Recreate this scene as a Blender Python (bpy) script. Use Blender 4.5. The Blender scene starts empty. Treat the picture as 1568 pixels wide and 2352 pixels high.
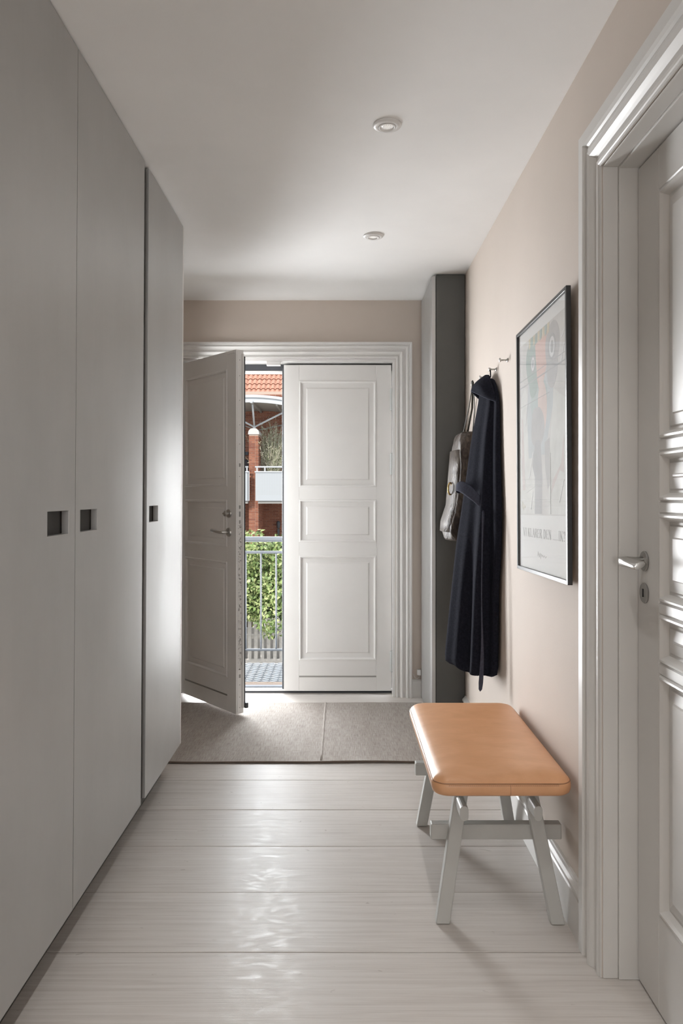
import bpy, bmesh, math, random
import numpy as np
from mathutils import Vector, Matrix

random.seed(7)
rng = np.random.default_rng(7)
SC = bpy.context.scene
COL = SC.collection
R = math.radians

# ------------------------------------------------------------------ camera
EYE = 1.273
cam_d = bpy.data.cameras.new('camera')
cam = bpy.data.objects.new('camera', cam_d)
COL.objects.link(cam)
cam.location = (0, 0, EYE)
cam.rotation_euler = (R(90), 0, 0)
cam_d.sensor_fit = 'HORIZONTAL'
cam_d.sensor_width = 36.0
cam_d.lens = 36.0 * 1729 / 1568
cam_d.shift_x = -1 / 1568
cam_d.shift_y = -39 / 1568
cam_d.clip_start = 0.02
cam_d.clip_end = 200
SC.camera = cam

# ------------------------------------------------------------------ world, sun, fill lamps
w = bpy.data.worlds.new('sky'); SC.world = w; w.use_nodes = True
bg = w.node_tree.nodes['Background']
bg.inputs[0].default_value = (0.86, 0.93, 1.0, 1)
bg.inputs[1].default_value = 1.15

def add_light(name, kind, loc, direction, energy, color=(1, 1, 1), **kw):
    d = bpy.data.lights.new(name, kind)
    d.energy = energy; d.color = color
    for k, v in kw.items(): setattr(d, k, v)
    o = bpy.data.objects.new(name, d); COL.objects.link(o)
    o.location = loc
    o.rotation_euler = Vector(direction).to_track_quat('-Z', 'Y').to_euler()
    return o
add_light('sun', 'SUN', (-4, -6, 12), (0.32, 0.72, -0.62), 2.7, (1.0, 0.95, 0.88), angle=R(0.6))
# added area lamps outside the entrance door, standing in for courtyard daylight
# (unseen, beside and above the strip of view through the door)
P_LEFT, P_RIGHT, P_SKY, P_WIN, P_SPOT, P_SPOTB = 960, 360, 440, 40, 6, 44
add_light('courtyard_fill', 'AREA', (-3.6, 8.9, 0.55), (0.50, -0.86, 0.03), P_LEFT, (0.97, 0.985, 1.0),
          shape='RECTANGLE', size=4.4, size_y=4.0, spread=R(120))
add_light('courtyard_fill', 'AREA', (1.7, 9.2, 0.25), (-0.25, -0.97, 0.05), P_RIGHT, (0.97, 0.985, 1.0),
          shape='RECTANGLE', size=3.0, size_y=3.4, spread=R(120))
add_light('sky_fill', 'AREA', (-0.9, 9.4, 4.9), (0.03, -0.83, -0.55), P_SKY, (0.92, 0.97, 1.0),
          shape='RECTANGLE', size=5.0, size_y=3.0, spread=R(120))  # added lamp above the view, boosts the sky light through the door
# fill lamp in the added window at the hall end behind the camera
add_light('added_window_fill', 'AREA', (-0.05, -4.72, 1.45), (0, 1, 0.06), P_WIN, (1.0, 0.99, 0.98),
          shape='RECTANGLE', size=1.0, size_y=1.3)

vs = SC.view_settings
vs.view_transform = 'Standard'; vs.look = 'None'; vs.gamma = 1.0
vs.use_curve_mapping = False
vs.exposure = 0.37
SC.cycles.use_denoising = True
SC.cycles.diffuse_bounces = 7
SC.cycles.max_bounces = 14
SC.cycles.sample_clamp_indirect = 6.0

# ------------------------------------------------------------------ mesh helpers
class MB:
    def __init__(s): s.v = []; s.f = []
    def add(s, vs_, fs_):
        b = len(s.v); s.v += [tuple(p) for p in vs_]
        s.f += [tuple(i + b for i in f) for f in fs_]; return s
    def box(s, x0, y0, z0, x1, y1, z1):
        return s.add([(x0,y0,z0),(x1,y0,z0),(x1,y1,z0),(x0,y1,z0),(x0,y0,z1),(x1,y0,z1),(x1,y1,z1),(x0,y1,z1)],
                     [(0,3,2,1),(4,5,6,7),(0,1,5,4),(1,2,6,5),(2,3,7,6),(3,0,4,7)])
    def hexa(s, bottom, top):
        return s.add(list(bottom)+list(top), [(0,3,2,1),(4,5,6,7),(0,1,5,4),(1,2,6,5),(2,3,7,6),(3,0,4,7)])
    def loft(s, rings, closed=True, cap0=True, cap1=True):
        n = len(rings[0]); vs_ = [p for r in rings for p in r]; fs = []
        for k in range(len(rings)-1):
            for i in range(n if closed else n-1):
                j = (i+1) % n
                fs.append((k*n+i, k*n+j, (k+1)*n+j, (k+1)*n+i))
        if cap0: fs.append(tuple(range(n))[::-1])
        if cap1: fs.append(tuple((len(rings)-1)*n+i for i in range(n)))
        return s.add(vs_, fs)
    def tube(s, pts, r, n=10, caps=True, flat=1.0):
        pts = [Vector(p) for p in pts]
        rs = r if isinstance(r, (list, tuple)) else [r]*len(pts)
        rings = []; prev = None
        for i, p in enumerate(pts):
            t = (pts[min(i+1, len(pts)-1)] - pts[max(i-1, 0)]).normalized()
            if prev is None:
                a = Vector((0,0,1)) if abs(t.z) < 0.9 else Vector((1,0,0))
                u = t.cross(a).normalized()
            else:
                u = (prev - t*prev.dot(t)).normalized()
            prev = u; v = t.cross(u)
            rings.append([p + (u*math.cos(q) + v*math.sin(q)*flat)*rs[i] for q in [2*math.pi*k/n for k in range(n)]])
        return s.loft(rings, True, caps, caps)
    def lathe(s, prof, c=(0,0,0), axis='z', n=24, cap0=True, cap1=True):
        rings = []
        for r, h in prof:
            ring = []
            for k in range(n):
                a = 2*math.pi*k/n; x, y = r*math.cos(a), r*math.sin(a)
                p = (x, y, h) if axis == 'z' else ((h, x, y) if axis == 'x' else (x, h, y))
                ring.append((p[0]+c[0], p[1]+c[1], p[2]+c[2]))
            rings.append(ring)
        return s.loft(rings, True, cap0, cap1)
    def prism(s, poly, fn, lo, hi):
        n = len(poly)
        return s.add([fn(a, b, lo) for a, b in poly]+[fn(a, b, hi) for a, b in poly],
                     [tuple(range(n))[::-1], tuple(range(n, 2*n))]+[(i, (i+1) % n, n+(i+1) % n, n+i) for i in range(n)])
    def mesh(s, name, recalc=True):
        me = bpy.data.meshes.new(name)
        me.from_pydata(s.v, [], s.f)
        if recalc:
            bm = bmesh.new(); bm.from_mesh(me)
            bmesh.ops.recalc_face_normals(bm, faces=bm.faces); bm.to_mesh(me); bm.free()
        me.update(); return me
    def build(s, name, mat, parent=None, bevel=0.0, smooth=False, subsurf=0, solid=0.0, recalc=True, seg=2, kind=None, label=None):
        me = s.mesh(name, recalc)
        me.materials.append(mat)
        if smooth:
            for p in me.polygons: p.use_smooth = True
        return wrap(name, me, parent, bevel, subsurf, solid, seg, kind, label)

def wrap(name, me, parent=None, bevel=0.0, subsurf=0, solid=0.0, seg=2, kind=None, label=None):
    o = bpy.data.objects.new(name, me); COL.objects.link(o)
    if parent is not None: o.parent = parent
    if solid:
        m = o.modifiers.new('solid', 'SOLIDIFY'); m.thickness = solid; m.offset = 0
    if bevel:
        m = o.modifiers.new('bevel', 'BEVEL'); m.width = bevel; m.segments = seg; m.limit_method = 'ANGLE'; m.angle_limit = R(40)
    if subsurf:
        m = o.modifiers.new('sub', 'SUBSURF'); m.levels = subsurf; m.render_levels = subsurf
    if kind: o['kind'] = kind
    if label: o['label'] = label
    return o

def empty(name, loc=(0,0,0), rot=(0,0,0)):
    o = bpy.data.objects.new(name, None); COL.objects.link(o)
    o.location = loc; o.rotation_euler = rot; o.empty_display_size = 0.1
    return o
def tag(o, label, cat, group=None, kind=None):
    o['label'] = label; o['category'] = cat
    if group: o['group'] = group
    if kind: o['kind'] = kind
    return o

# ------------------------------------------------------------------ materials
class NT:
    def __init__(s, name):
        s.m = bpy.data.materials.new(name); s.m.use_nodes = True
        s.t = s.m.node_tree; s.n = s.t.nodes; s.b = s.n['Principled BSDF']
    def new(s, typ, **kw):
        n = s.n.new(typ)
        for k, v in kw.items(): setattr(n, k, v)
        return n
    def link(s, a, b): s.t.links.new(a, b)
    def pos(s, scale=(1,1,1), coord='pos'):
        if coord == 'pos':
            g = s.new('ShaderNodeNewGeometry').outputs['Position']
        else:
            g = s.new('ShaderNodeTexCoord').outputs['Object']
        mp = s.new('ShaderNodeMapping'); mp.inputs['Scale'].default_value = scale
        s.link(g, mp.inputs['Vector']); return mp.outputs[0]
    def noise(s, vec, scale=5.0, detail=4.0, rough=0.5, dist=0.0):
        n = s.new('ShaderNodeTexNoise'); n.inputs['Scale'].default_value = scale
        n.inputs['Detail'].default_value = detail; n.inputs['Roughness'].default_value = rough
        n.inputs['Distortion'].default_value = dist
        s.link(vec, n.inputs['Vector']); return n.outputs['Fac']
    def ramp(s, fac, stops):
        r = s.new('ShaderNodeValToRGB'); e = r.color_ramp.elements
        while len(e) < len(stops): e.new(0.5)
        for k, (p, c) in enumerate(stops):
            e[k].position = p; e[k].color = (*c, 1) if len(c) == 3 else c
        s.link(fac, r.inputs[0]); return r.outputs[0]
    def mix(s, fac, a, b, blend='MIX'):
        m = s.new('ShaderNodeMix', data_type='RGBA', blend_type=blend)
        for sock, v in ((m.inputs[0], fac), (m.inputs[6], a), (m.inputs[7], b)):
            if hasattr(v, 'links') or isinstance(v, bpy.types.NodeSocket): s.link(v, sock)
            elif isinstance(v, (int, float)): sock.default_value = v
            else: sock.default_value = (*v, 1)
        return m.outputs[2]
    def bump(s, fac, strength=0.2, dist=0.01):
        b = s.new('ShaderNodeBump'); b.inputs['Strength'].default_value = strength; b.inputs['Distance'].default_value = dist
        s.link(fac, b.inputs['Height']); s.link(b.outputs[0], s.b.inputs['Normal'])
    def mathn(s, op, a, b=0.0):
        m = s.new('ShaderNodeMath', operation=op)
        for sock, v in ((m.inputs[0], a), (m.inputs[1], b)):
            if isinstance(v, bpy.types.NodeSocket): s.link(v, sock)
            else: sock.default_value = v
        return m.outputs[0]
def g3(v): return (v, v, v)

def simple(name, col, rough=0.5, metal=0.0, var=0.0, scale=8.0, bump=0.0, bscale=60.0, spec=None, coat=0.0, sheen=0.0):
    t = NT(name); b = t.b
    b.inputs['Base Color'].default_value = (*col, 1); b.inputs['Roughness'].default_value = rough
    b.inputs['Metallic'].default_value = metal
    if spec is not None: b.inputs['Specular IOR Level'].default_value = spec
    if coat: b.inputs['Coat Weight'].default_value = coat; b.inputs['Coat Roughness'].default_value = 0.15
    if sheen: b.inputs['Sheen Weight'].default_value = sheen
    if var:
        f = t.noise(t.pos(), scale, 4, 0.6)
        lo = tuple(c*(1-var) for c in col); hi = tuple(min(1, c*(1+var)) for c in col)
        t.link(t.ramp(f, [(0.3, lo), (0.7, hi)]), b.inputs['Base Color'])
    if bump:
        t.bump(t.noise(t.pos(), bscale, 3, 0.5), bump, 0.003)
    return t.m

def floor_material():
    t = NT('whitewashed plank')
    vec = t.pos((1,1,1))
    oi = t.new('ShaderNodeObjectInfo')
    off = t.new('ShaderNodeVectorMath', operation='ADD')
    cmb = t.new('ShaderNodeCombineXYZ'); t.link(t.mathn('MULTIPLY', oi.outputs['Random'], 13.0), cmb.inputs[0])
    t.link(vec, off.inputs[0]); t.link(cmb.outputs[0], off.inputs[1])
    mp = t.new('ShaderNodeMapping'); mp.inputs['Scale'].default_value = (0.45, 15, 1); t.link(off.outputs[0], mp.inputs[0])
    grain = t.noise(mp.outputs[0], 5.0, 6, 0.62, 0.7)
    mp2 = t.new('ShaderNodeMapping'); mp2.inputs['Scale'].default_value = (0.35, 55, 1); t.link(off.outputs[0], mp2.inputs[0])
    fine = t.noise(mp2.outputs[0], 5.0, 3, 0.6, 0.4)
    col = t.ramp(grain, [(0.34, (0.52, 0.48, 0.448)), (0.5, (0.60, 0.563, 0.53)), (0.72, (0.65, 0.618, 0.588))])
    col = t.mix(t.ramp(fine, [(0.45, g3(0.0)), (0.62, g3(0.38))]), col, (0.53, 0.49, 0.46))
    tone = t.ramp(oi.outputs['Random'], [(0.0, (0.90, 0.895, 0.89)), (1.0, (1.0, 1.0, 1.0))])
    col = t.mix(1.0, col, tone, 'MULTIPLY')
    # sparse knots / specks
    mpk = t.new('ShaderNodeMapping'); mpk.inputs['Scale'].default_value = (2.6, 5.2, 1); t.link(off.outputs[0], mpk.inputs[0])
    vor = t.new('ShaderNodeTexVoronoi'); vor.inputs['Scale'].default_value = 1.3; t.link(mpk.outputs[0], vor.inputs['Vector'])
    col = t.mix(t.ramp(vor.outputs['Distance'], [(0.0, g3(0.75)), (0.045, g3(0.0))]), col, (0.30, 0.23, 0.18))
    t.link(col, t.b.inputs['Base Color'])
    # worn soap film: glossier scuffs
    scuff = t.noise(t.pos((15, 30, 1)), 1.3, 3, 0.5, 0.6)
    rr = t.ramp(scuff, [(0.46, g3(0.40)), (0.78, g3(0.25))])
    t.link(rr, t.b.inputs['Roughness'])
    t.b.inputs['Specular IOR Level'].default_value = 0.55
    h = t.mathn('ADD', t.mathn('MULTIPLY', grain, 0.5), t.mathn('MULTIPLY', fine, 0.6))
    h = t.mathn('ADD', h, t.mathn('MULTIPLY', scuff, 0.5))
    t.bump(h, 0.16, 0.004)
    return t.m

def wall_material(name, col, bumpv=0.12):
    t = NT(name)
    f = t.noise(t.pos(), 1.7, 4, 0.55)
    lo = tuple(c*0.965 for c in col); hi = tuple(min(1, c*1.03) for c in col)
    t.link(t.ramp(f, [(0.3, lo), (0.7, hi)]), t.b.inputs['Base Color'])
    t.b.inputs['Roughness'].default_value = 0.75
    t.b.inputs['Specular IOR Level'].default_value = 0.25
    f2 = t.noise(t.pos(), 140, 2, 0.5); f3 = t.noise(t.pos(), 6, 3, 0.5)
    t.bump(t.mathn('ADD', f2, t.mathn('MULTIPLY', f3, 2.0)), bumpv, 0.002)
    return t.m

def metal_panel(name):
    t = NT(name)
    b = t.b
    st = t.noise(t.pos((1, 30, 0.6)), 3.0, 4, 0.6)
    cl = t.noise(t.pos((1, 1.4, 0.9)), 3.2, 4, 0.6)
    t.link(t.ramp(cl, [(0.3, (0.48, 0.48, 0.475)), (0.7, (0.53, 0.53, 0.525))]), b.inputs['Base Color'])
    b.inputs['Metallic'].default_value = 0.65
    t.link(t.ramp(t.mathn('ADD', t.mathn('MULTIPLY', st, 0.35), t.mathn('MULTIPLY', cl, 0.65)),
                  [(0.3, g3(0.42)), (0.7, g3(0.50))]), b.inputs['Roughness'])
    t.bump(st, 0.03, 0.001)
    return t.m

def leather_material():
    t = NT('tan leather')
    f = t.noise(t.pos((4, 7, 4)), 2.2, 4, 0.55, 0.5)
    t.link(t.ramp(f, [(0.3, (0.66, 0.345, 0.175)), (0.55, (0.715, 0.385, 0.205)), (0.75, (0.76, 0.425, 0.24))]), t.b.inputs['Base Color'])
    t.b.inputs['Roughness'].default_value = 0.36
    f2 = t.noise(t.pos((12, 40, 12)), 1.4, 3, 0.5, 0.8); f3 = t.noise(t.pos(), 420, 2, 0.5)
    t.bump(t.mathn('ADD', f2, t.mathn('MULTIPLY', f3, 0.25)), 0.13, 0.004)
    return t.m

def rug_material():
    t = NT('woven wool')
    a = t.noise(t.pos((260, 14, 1)), 1.0, 4, 0.6); b_ = t.noise(t.pos((20, 320, 1)), 1.0, 3, 0.6)
    c = t.noise(t.pos((5, 0.8, 1)), 2.0, 3, 0.6)
    h = t.mathn('ADD', t.mathn('MULTIPLY', a, 0.6), t.mathn('MULTIPLY', b_, 0.4))
    col = t.ramp(h, [(0.36, (0.285, 0.25, 0.225)), (0.52, (0.415, 0.38, 0.35)), (0.66, (0.49, 0.455, 0.425))])
    col = t.mix(1.0, col, t.ramp(c, [(0.35, (0.90, 0.885, 0.875)), (0.62, g3(1.0))]), 'MULTIPLY')
    t.link(col, t.b.inputs['Base Color']); t.b.inputs['Roughness'].default_value = 0.95
    t.b.inputs['Specular IOR Level'].default_value = 0.1
    t.bump(h, 0.5, 0.004)
    return t.m

def brick_material(name, cols):
    t = NT(name)
    g = t.new('ShaderNodeNewGeometry')
    col = t.ramp(g.outputs['Random Per Island'], [(i/(len(cols)-1), c) for i, c in enumerate(cols)])
    n = t.noise(t.pos(), 26, 3, 0.6)
    col = t.mix(1.0, col, t.ramp(n, [(0.3, g3(0.78)), (0.7, g3(1.0))]), 'MULTIPLY')
    t.link(col, t.b.inputs['Base Color']); t.b.inputs['Roughness'].default_value = 0.9
    return t.m

def leaf_material(name, cols, trans=0.25):
    t = NT(name)
    g = t.new('ShaderNodeNewGeometry')
    t.link(t.ramp(g.outputs['Random Per Island'], [(i/(len(cols)-1), c) for i, c in enumerate(cols)]), t.b.inputs['Base Color'])
    t.b.inputs['Roughness'].default_value = 0.5
    t.b.inputs['Subsurface Weight'].default_value = 0.0
    return t.m

def glass_pane():
    t = NT('clear glazing')
    for n in list(t.n):
        if n.type != 'OUTPUT_MATERIAL': t.n.remove(n)
    out = [n for n in t.n if n.type == 'OUTPUT_MATERIAL'][0]
    tr = t.new('ShaderNodeBsdfTransparent'); gl = t.new('ShaderNodeBsdfGlossy'); gl.inputs['Roughness'].default_value = 0.02
    lw = t.new('ShaderNodeLayerWeight'); lw.inputs['Blend'].default_value = 0.5
    fr = t.mathn('ADD', t.mathn('MULTIPLY', t.mathn('POWER', lw.outputs['Facing'], 5.0), 0.72), 0.035)
    mx = t.new('ShaderNodeMixShader')
    t.link(fr, mx.inputs[0]); t.link(tr.outputs[0], mx.inputs[1]); t.link(gl.outputs[0], mx.inputs[2])
    t.link(mx.outputs[0], out.inputs[0]); return t.m

M = {}
M['floor'] = floor_material()
M['underfloor'] = simple('dark subfloor', (0.06, 0.05, 0.045), 0.9)
M['wall'] = wall_material('blush lime paint', (0.61, 0.54, 0.482))
M['ceil'] = wall_material('white ceiling paint', (0.89, 0.89, 0.885), 0.05)
M['white'] = simple('white gloss paint', (0.74, 0.73, 0.715), 0.32, var=0.03, scale=3, bump=0.02, bscale=25)
M['white3'] = simple('grey white paint', (0.65, 0.64, 0.62), 0.34, var=0.03, scale=3)
M['white2'] = simple('white satin paint', (0.74, 0.73, 0.715), 0.4, var=0.02, scale=3)
M['metalp'] = metal_panel('brushed grey cabinet front')
M['cabdark'] = simple('dark cabinet carcass', (0.035, 0.034, 0.033), 0.6)
M['column'] = simple('dark grey lacquer', (0.085, 0.085, 0.08), 0.42, var=0.05)
M['pullwood'] = simple('dark brown pull lining', (0.10, 0.07, 0.055), 0.55, var=0.3, scale=40)
M['steel'] = simple('satin steel', (0.55, 0.54, 0.52), 0.28, metal=1.0)
M['steeldark'] = simple('dull steel', (0.36, 0.355, 0.34), 0.42, metal=0.9)
M['greyhinge'] = simple('grey hinge metal', (0.50, 0.52, 0.52), 0.4, metal=0.3)
M['black'] = simple('black gap', (0.012, 0.012, 0.012), 0.7)
M['gasket'] = simple('dark rubber gasket', (0.045, 0.048, 0.055), 0.5)
M['leather'] = leather_material()
M['piping'] = simple('tan leather piping', (0.36, 0.185, 0.095), 0.45)
M['bench'] = simple('pale grey bench paint', (0.485, 0.485, 0.465), 0.38, var=0.04, scale=12)
M['rug'] = rug_material()
M['rugedge'] = simple('brown shaded rug edge', (0.13, 0.095, 0.075), 0.95)
M['robe'] = simple('navy black terry cloth', (0.017, 0.018, 0.026), 0.95, var=0.25, scale=120, bump=0.5, bscale=480, spec=0.04)
M['robebelt'] = simple('slate navy belt', (0.060, 0.064, 0.088), 0.9, var=0.15, scale=100, bump=0.4, bscale=420, spec=0.05)
M['bag'] = None
M['strap'] = simple('dark olive strap', (0.045, 0.042, 0.03), 0.6)
M['brass'] = simple('polished brass', (0.72, 0.52, 0.20), 0.2, metal=1.0)
M['frame'] = simple('black picture frame', (0.018, 0.018, 0.02), 0.28)
M['paper'] = simple('poster paper', (0.74, 0.745, 0.73), 0.7, var=0.02, scale=6)
M['glass'] = glass_pane()
M['plastic'] = simple('white plastic', (0.74, 0.73, 0.71), 0.35)
# bag
t = NT('worn olive brown leather')
f = t.noise(t.pos((14, 14, 6)), 2.0, 5, 0.65, 1.5)
t.link(t.ramp(f, [(0.38, (0.026, 0.015, 0.011)), (0.5, (0.066, 0.048, 0.036)), (0.68, (0.135, 0.105, 0.08))]), t.b.inputs['Base Color'])
t.b.inputs['Roughness'].default_value = 0.5
t.bump(t.noise(t.pos((20, 20, 9)), 2.2, 4, 0.6, 1.0), 0.5, 0.012)
M['bag'] = t.m
# downlight lens
M['lens'] = simple('frosted lamp lens', (0.85, 0.84, 0.82), 0.25)
M['lens'].node_tree.nodes['Principled BSDF'].inputs['Emission Color'].default_value = (1, 0.97, 0.93, 1)
M['lens'].node_tree.nodes['Principled BSDF'].inputs['Emission Strength'].default_value = 0.22
# exterior
M['mortar'] = simple('pale mortar', (0.50, 0.38, 0.31), 0.95)
M['brick'] = brick_material('red brick', [(0.26,0.092,0.055),(0.32,0.12,0.07),(0.38,0.155,0.092),(0.22,0.072,0.046)])
M['tile'] = simple('orange clay tile', (0.50, 0.265, 0.19), 0.8, var=0.14, scale=5)
M['extwhite'] = simple('white coated steel', (0.52, 0.54, 0.56), 0.5)
M['perf'] = simple('pale perforated sheet', (0.42, 0.445, 0.47), 0.5)
M['soffit'] = simple('grey soffit board', (0.34, 0.33, 0.31), 0.7)
M['stone'] = simple('pale cast stone', (0.60, 0.59, 0.57), 0.85, var=0.1, scale=30)
M['galv'] = simple('galvanised steel', (0.10, 0.112, 0.128), 0.6, metal=0.1)
M['grate'] = simple('galvanised grating', (0.16, 0.175, 0.19), 0.6, metal=0.1)
M['gratebase'] = simple('dark deck plate', (0.075, 0.085, 0.10), 0.85)
M['coir'] = simple('coir mat', (0.085, 0.052, 0.03), 0.95, var=0.35, scale=160, bump=0.8, bscale=300)
M['picket'] = simple('weathered white fence paint', (0.60, 0.57, 0.54), 0.8, var=0.12, scale=18)
M['leaf'] = leaf_material('shrub leaf', [(0.10,0.17,0.05),(0.20,0.29,0.09),(0.36,0.43,0.17),(0.50,0.54,0.27),(0.26,0.33,0.14),(0.14,0.22,0.075)])
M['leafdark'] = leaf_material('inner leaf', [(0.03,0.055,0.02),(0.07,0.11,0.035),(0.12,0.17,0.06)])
M['twig'] = simple('brown twig', (0.12, 0.085, 0.06), 0.9)
M['feather'] = leaf_material('feathery grass', [(0.55,0.50,0.40),(0.42,0.42,0.29),(0.26,0.30,0.17),(0.62,0.57,0.47),(0.33,0.35,0.22)])
M['petal'] = simple('white petal', (0.8, 0.76, 0.76), 0.6)
M['grill'] = simple('black enamel', (0.02, 0.022, 0.03), 0.35)
M['earth'] = simple('pale gravel', (0.35, 0.32, 0.28), 0.95, var=0.2, scale=12)
M['plaster'] = simple('exterior render', (0.45, 0.40, 0.36), 0.9)

# ------------------------------------------------------------------ room dimensions
XR = 0.685          # right wall face
XL = -1.36          # left wall face (behind the wardrobes)
YB = 4.745          # back wall face
YF = -4.60          # wall behind the camera
H = 2.5
XD0, XD1 = -1.052, 0.3175   # entrance opening
ZD = 2.112

def structure(o, label, cat):
    o['kind'] = 'structure'; o['label'] = label; o['category'] = cat; return o

# ---- floor with planks
fl = empty('floor', (0, 0, 0)); structure(fl, 'whitewashed wide plank floor of the hallway', 'floor')
MB().box(XL-0.2, YF-0.2, -0.12, 1.05, 4.93, -0.022).build('subfloor', M['underfloor'], fl)
edges = [2.096 + 0.3165*k for k in range(-22, 9)]
edges[-1] = min(edges[-1], 4.85)
pl_me = None
for k in range(len(edges)-1):
    y0, y1 = edges[k], edges[k+1]
    if k == len(edges)-2: y1 = 4.845
    x0 = XL-0.02; x1 = XR+0.012
    if y0 < 1.95: x1 = 0.83
    jog = rng.uniform(-0.0006, 0.0006)
    MB().box(x0, y0+0.0011, -0.022, x1, y1-0.0011, jog).build('plank', M['floor'], fl, bevel=0.0013, seg=1)
# ---- ceiling
ce = MB().box(XL-0.2, YF-0.2, H, 1.05, 4.95, H+0.12).build('ceiling', M['ceil'])
structure(ce, 'smooth white painted ceiling', 'ceiling')
# ---- walls
wb = MB()
wb.box(XL-0.2, YB, 0, XD0-0.02, 4.95, H).box(XD1+0.02, YB, 0, 1.05, 4.95, H).box(XD0-0.02, YB, ZD+0.02, XD1+0.02, 4.95, H)
wb = wb.build('wall_back', M['wall']); structure(wb, 'beige back wall around the double entrance door', 'wall')
DY0, DY1, DZ1 = 1.09, 1.982, 2.137          # doorway in the right wall
wr = MB()
wr.box(XR, DY1+0.004, 0, 1.05, YB, H).box(XR, YF, 0, 1.05, DY0-0.02, H).box(XR, DY0-0.02, DZ1+0.006, 1.05, DY1+0.004, H)
wr = wr.build('wall_right', M['wall']); structure(wr, 'blush beige wall on the right with hooks and picture', 'wall')
wl = MB().box(XL-0.2, YF-0.2, 0, XL, YB, H).build('wall_left', M['wall']); structure(wl, 'beige wall behind the grey wardrobes', 'wall')
WX0, WX1, WZ0, WZ1 = -0.60, 0.50, 0.75, 2.15
wf = MB()
wf.box(XL, YF-0.2, 0, WX0, YF, H).box(WX1, YF-0.2, 0, 1.05, YF, H).box(WX0, YF-0.2, 0, WX1, YF, WZ0).box(WX0, YF-0.2, WZ1, WX1, YF, H)
wf = wf.build('wall_front', M['wall']); structure(wf, 'beige wall behind the viewer with an added window', 'wall')
w1 = empty('added_window_1', (0, YF-0.06, WZ0)); structure(w1, 'added white window behind the viewer, for fill light', 'window')  # unseen window, added to carry the fill lamp
fm = MB()
fm.box(WX0, -0.03, 0, WX0+0.06, 0.03, WZ1-WZ0).box(WX1-0.06, -0.03, 0, WX1, 0.03, WZ1-WZ0)
fm.box(WX0+0.06, -0.03, 0, WX1-0.06, 0.03, 0.06).box(WX0+0.06, -0.03, WZ1-WZ0-0.06, WX1-0.06, 0.03, WZ1-WZ0)
fm.box(-0.08, -0.03, 0.06, -0.02, 0.03, WZ1-WZ0-0.06)
fm.build('added_window_frame', M['white'], w1, bevel=0.004)

# ---- baseboards
def board_profile(o_name, fn, length0, length1, h, mat, label):
    prof = [(0,0),(0.016,0),(0.016,h-0.045),(0.013,h-0.040),(0.014,h-0.034),(0.020,h-0.026),(0.020,h-0.018),(0.013,h-0.010),(0.008,h-0.007),(0.008,h),(0,h)]
    m = MB().prism(prof, fn, length0, length1)
    o = m.build(o_name, mat); structure(o, label, 'baseboard'); return o
board_profile('baseboard_right', lambda a, b, l: (XR-a, l, b), 2.112, 4.165, 0.162, M['white'], 'tall white moulded baseboard along the right wall')
bb = MB().prism([(0,0),(0.016,0),(0.016,0.098),(0.011,0.103),(0.011,0.112),(0,0.112)], lambda a, b, l: (l, YB-a, b), 0.4415, 0.498).build('baseboard_back', M['white'])
structure(bb, 'short piece of white baseboard beside the entrance door casing', 'baseboard')

# ------------------------------------------------------------------ door casings
def casing(parent, lo, hi, ztop, profile, fn, mat):
    """profile: (w outward from the opening, p proud of the wall). three mitred pieces."""
    n = len(profile)
    def ring(st):
        out = []
        for w_, p in profile:
            if st == 0: u, z = lo-w_, 0.0
            elif st == 1: u, z = lo-w_, ztop+w_
            elif st == 2: u, z = hi+w_, ztop+w_
            else: u, z = hi+w_, 0.0
            out.append(fn(u, p, z))
        return out
    for a, b, nm in ((0, 1, 'casing_side'), (1, 2, 'casing_head'), (2, 3, 'casing_side')):
        MB().loft([ring(a), ring(b)]).build(nm, mat, parent)

# entrance casing (wall_back): proud towards -y
prof_e = [(0,0),(0,0.016),(0.004,0.018),(0.012,0.018),(0.017,0.012),(0.024,0.014),(0.034,0.021),(0.040,0.023),(0.046,0.016),(0.055,0.015),
          (0.064,0.020),(0.070,0.026),(0.076,0.026),(0.079,0.020),(0.084,0.020),(0.088,0.030),(0.100,0.030),(0.100,0)]
t1 = empty('trim_1', (0, YB, 0)); structure(t1, 'white moulded casing and frame around the double entrance door', 'door frame')
casing(t1, XD0-0.020, XD1+0.022, ZD+0.020, prof_e, lambda u, p, z: (u, -p, z), M['white'])
# jamb lining
jm = MB().box(XD1+0.003, 0.0, 0.0, XD1+0.0195, 0.19, ZD+0.003); jm.build('jamb', M['white'], t1, bevel=0.002)
jm = MB().box(XD0-0.0195, 0.0, 0.0, XD0-0.003, 0.19, ZD+0.003); jm.build('jamb', M['white'], t1, bevel=0.002)
MB().box(XD0-0.0195, 0.0, ZD+0.003, XD1+0.0195, 0.19, ZD+0.0195).build('head_jamb', M['white'], t1, bevel=0.002)
# rebate stops behind the leaves
MB().box(XD0-0.003, 0.108, 2.075, XD1+0.003, 0.185, ZD+0.003).build('stop', M['gasket'], t1, bevel=0.002)
for xa, xb in ((XD0-0.003, XD0+0.012), (XD1-0.012, XD1+0.003)):
    MB().box(xa, 0.112, 0.026, xb, 0.185, 2.063).build('stop', M['white2'], t1, bevel=0.002)
MB().box(XD0-0.003, 0.112, 2.063, XD1+0.003, 0.175, 2.075).build('stop', M['white'], t1, bevel=0.002)
MB().box(-0.475, -0.004, ZD-0.022, -0.388, 0.03, ZD+0.004).build('latch_keeper', M['white2'], t1, bevel=0.002)
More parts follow.
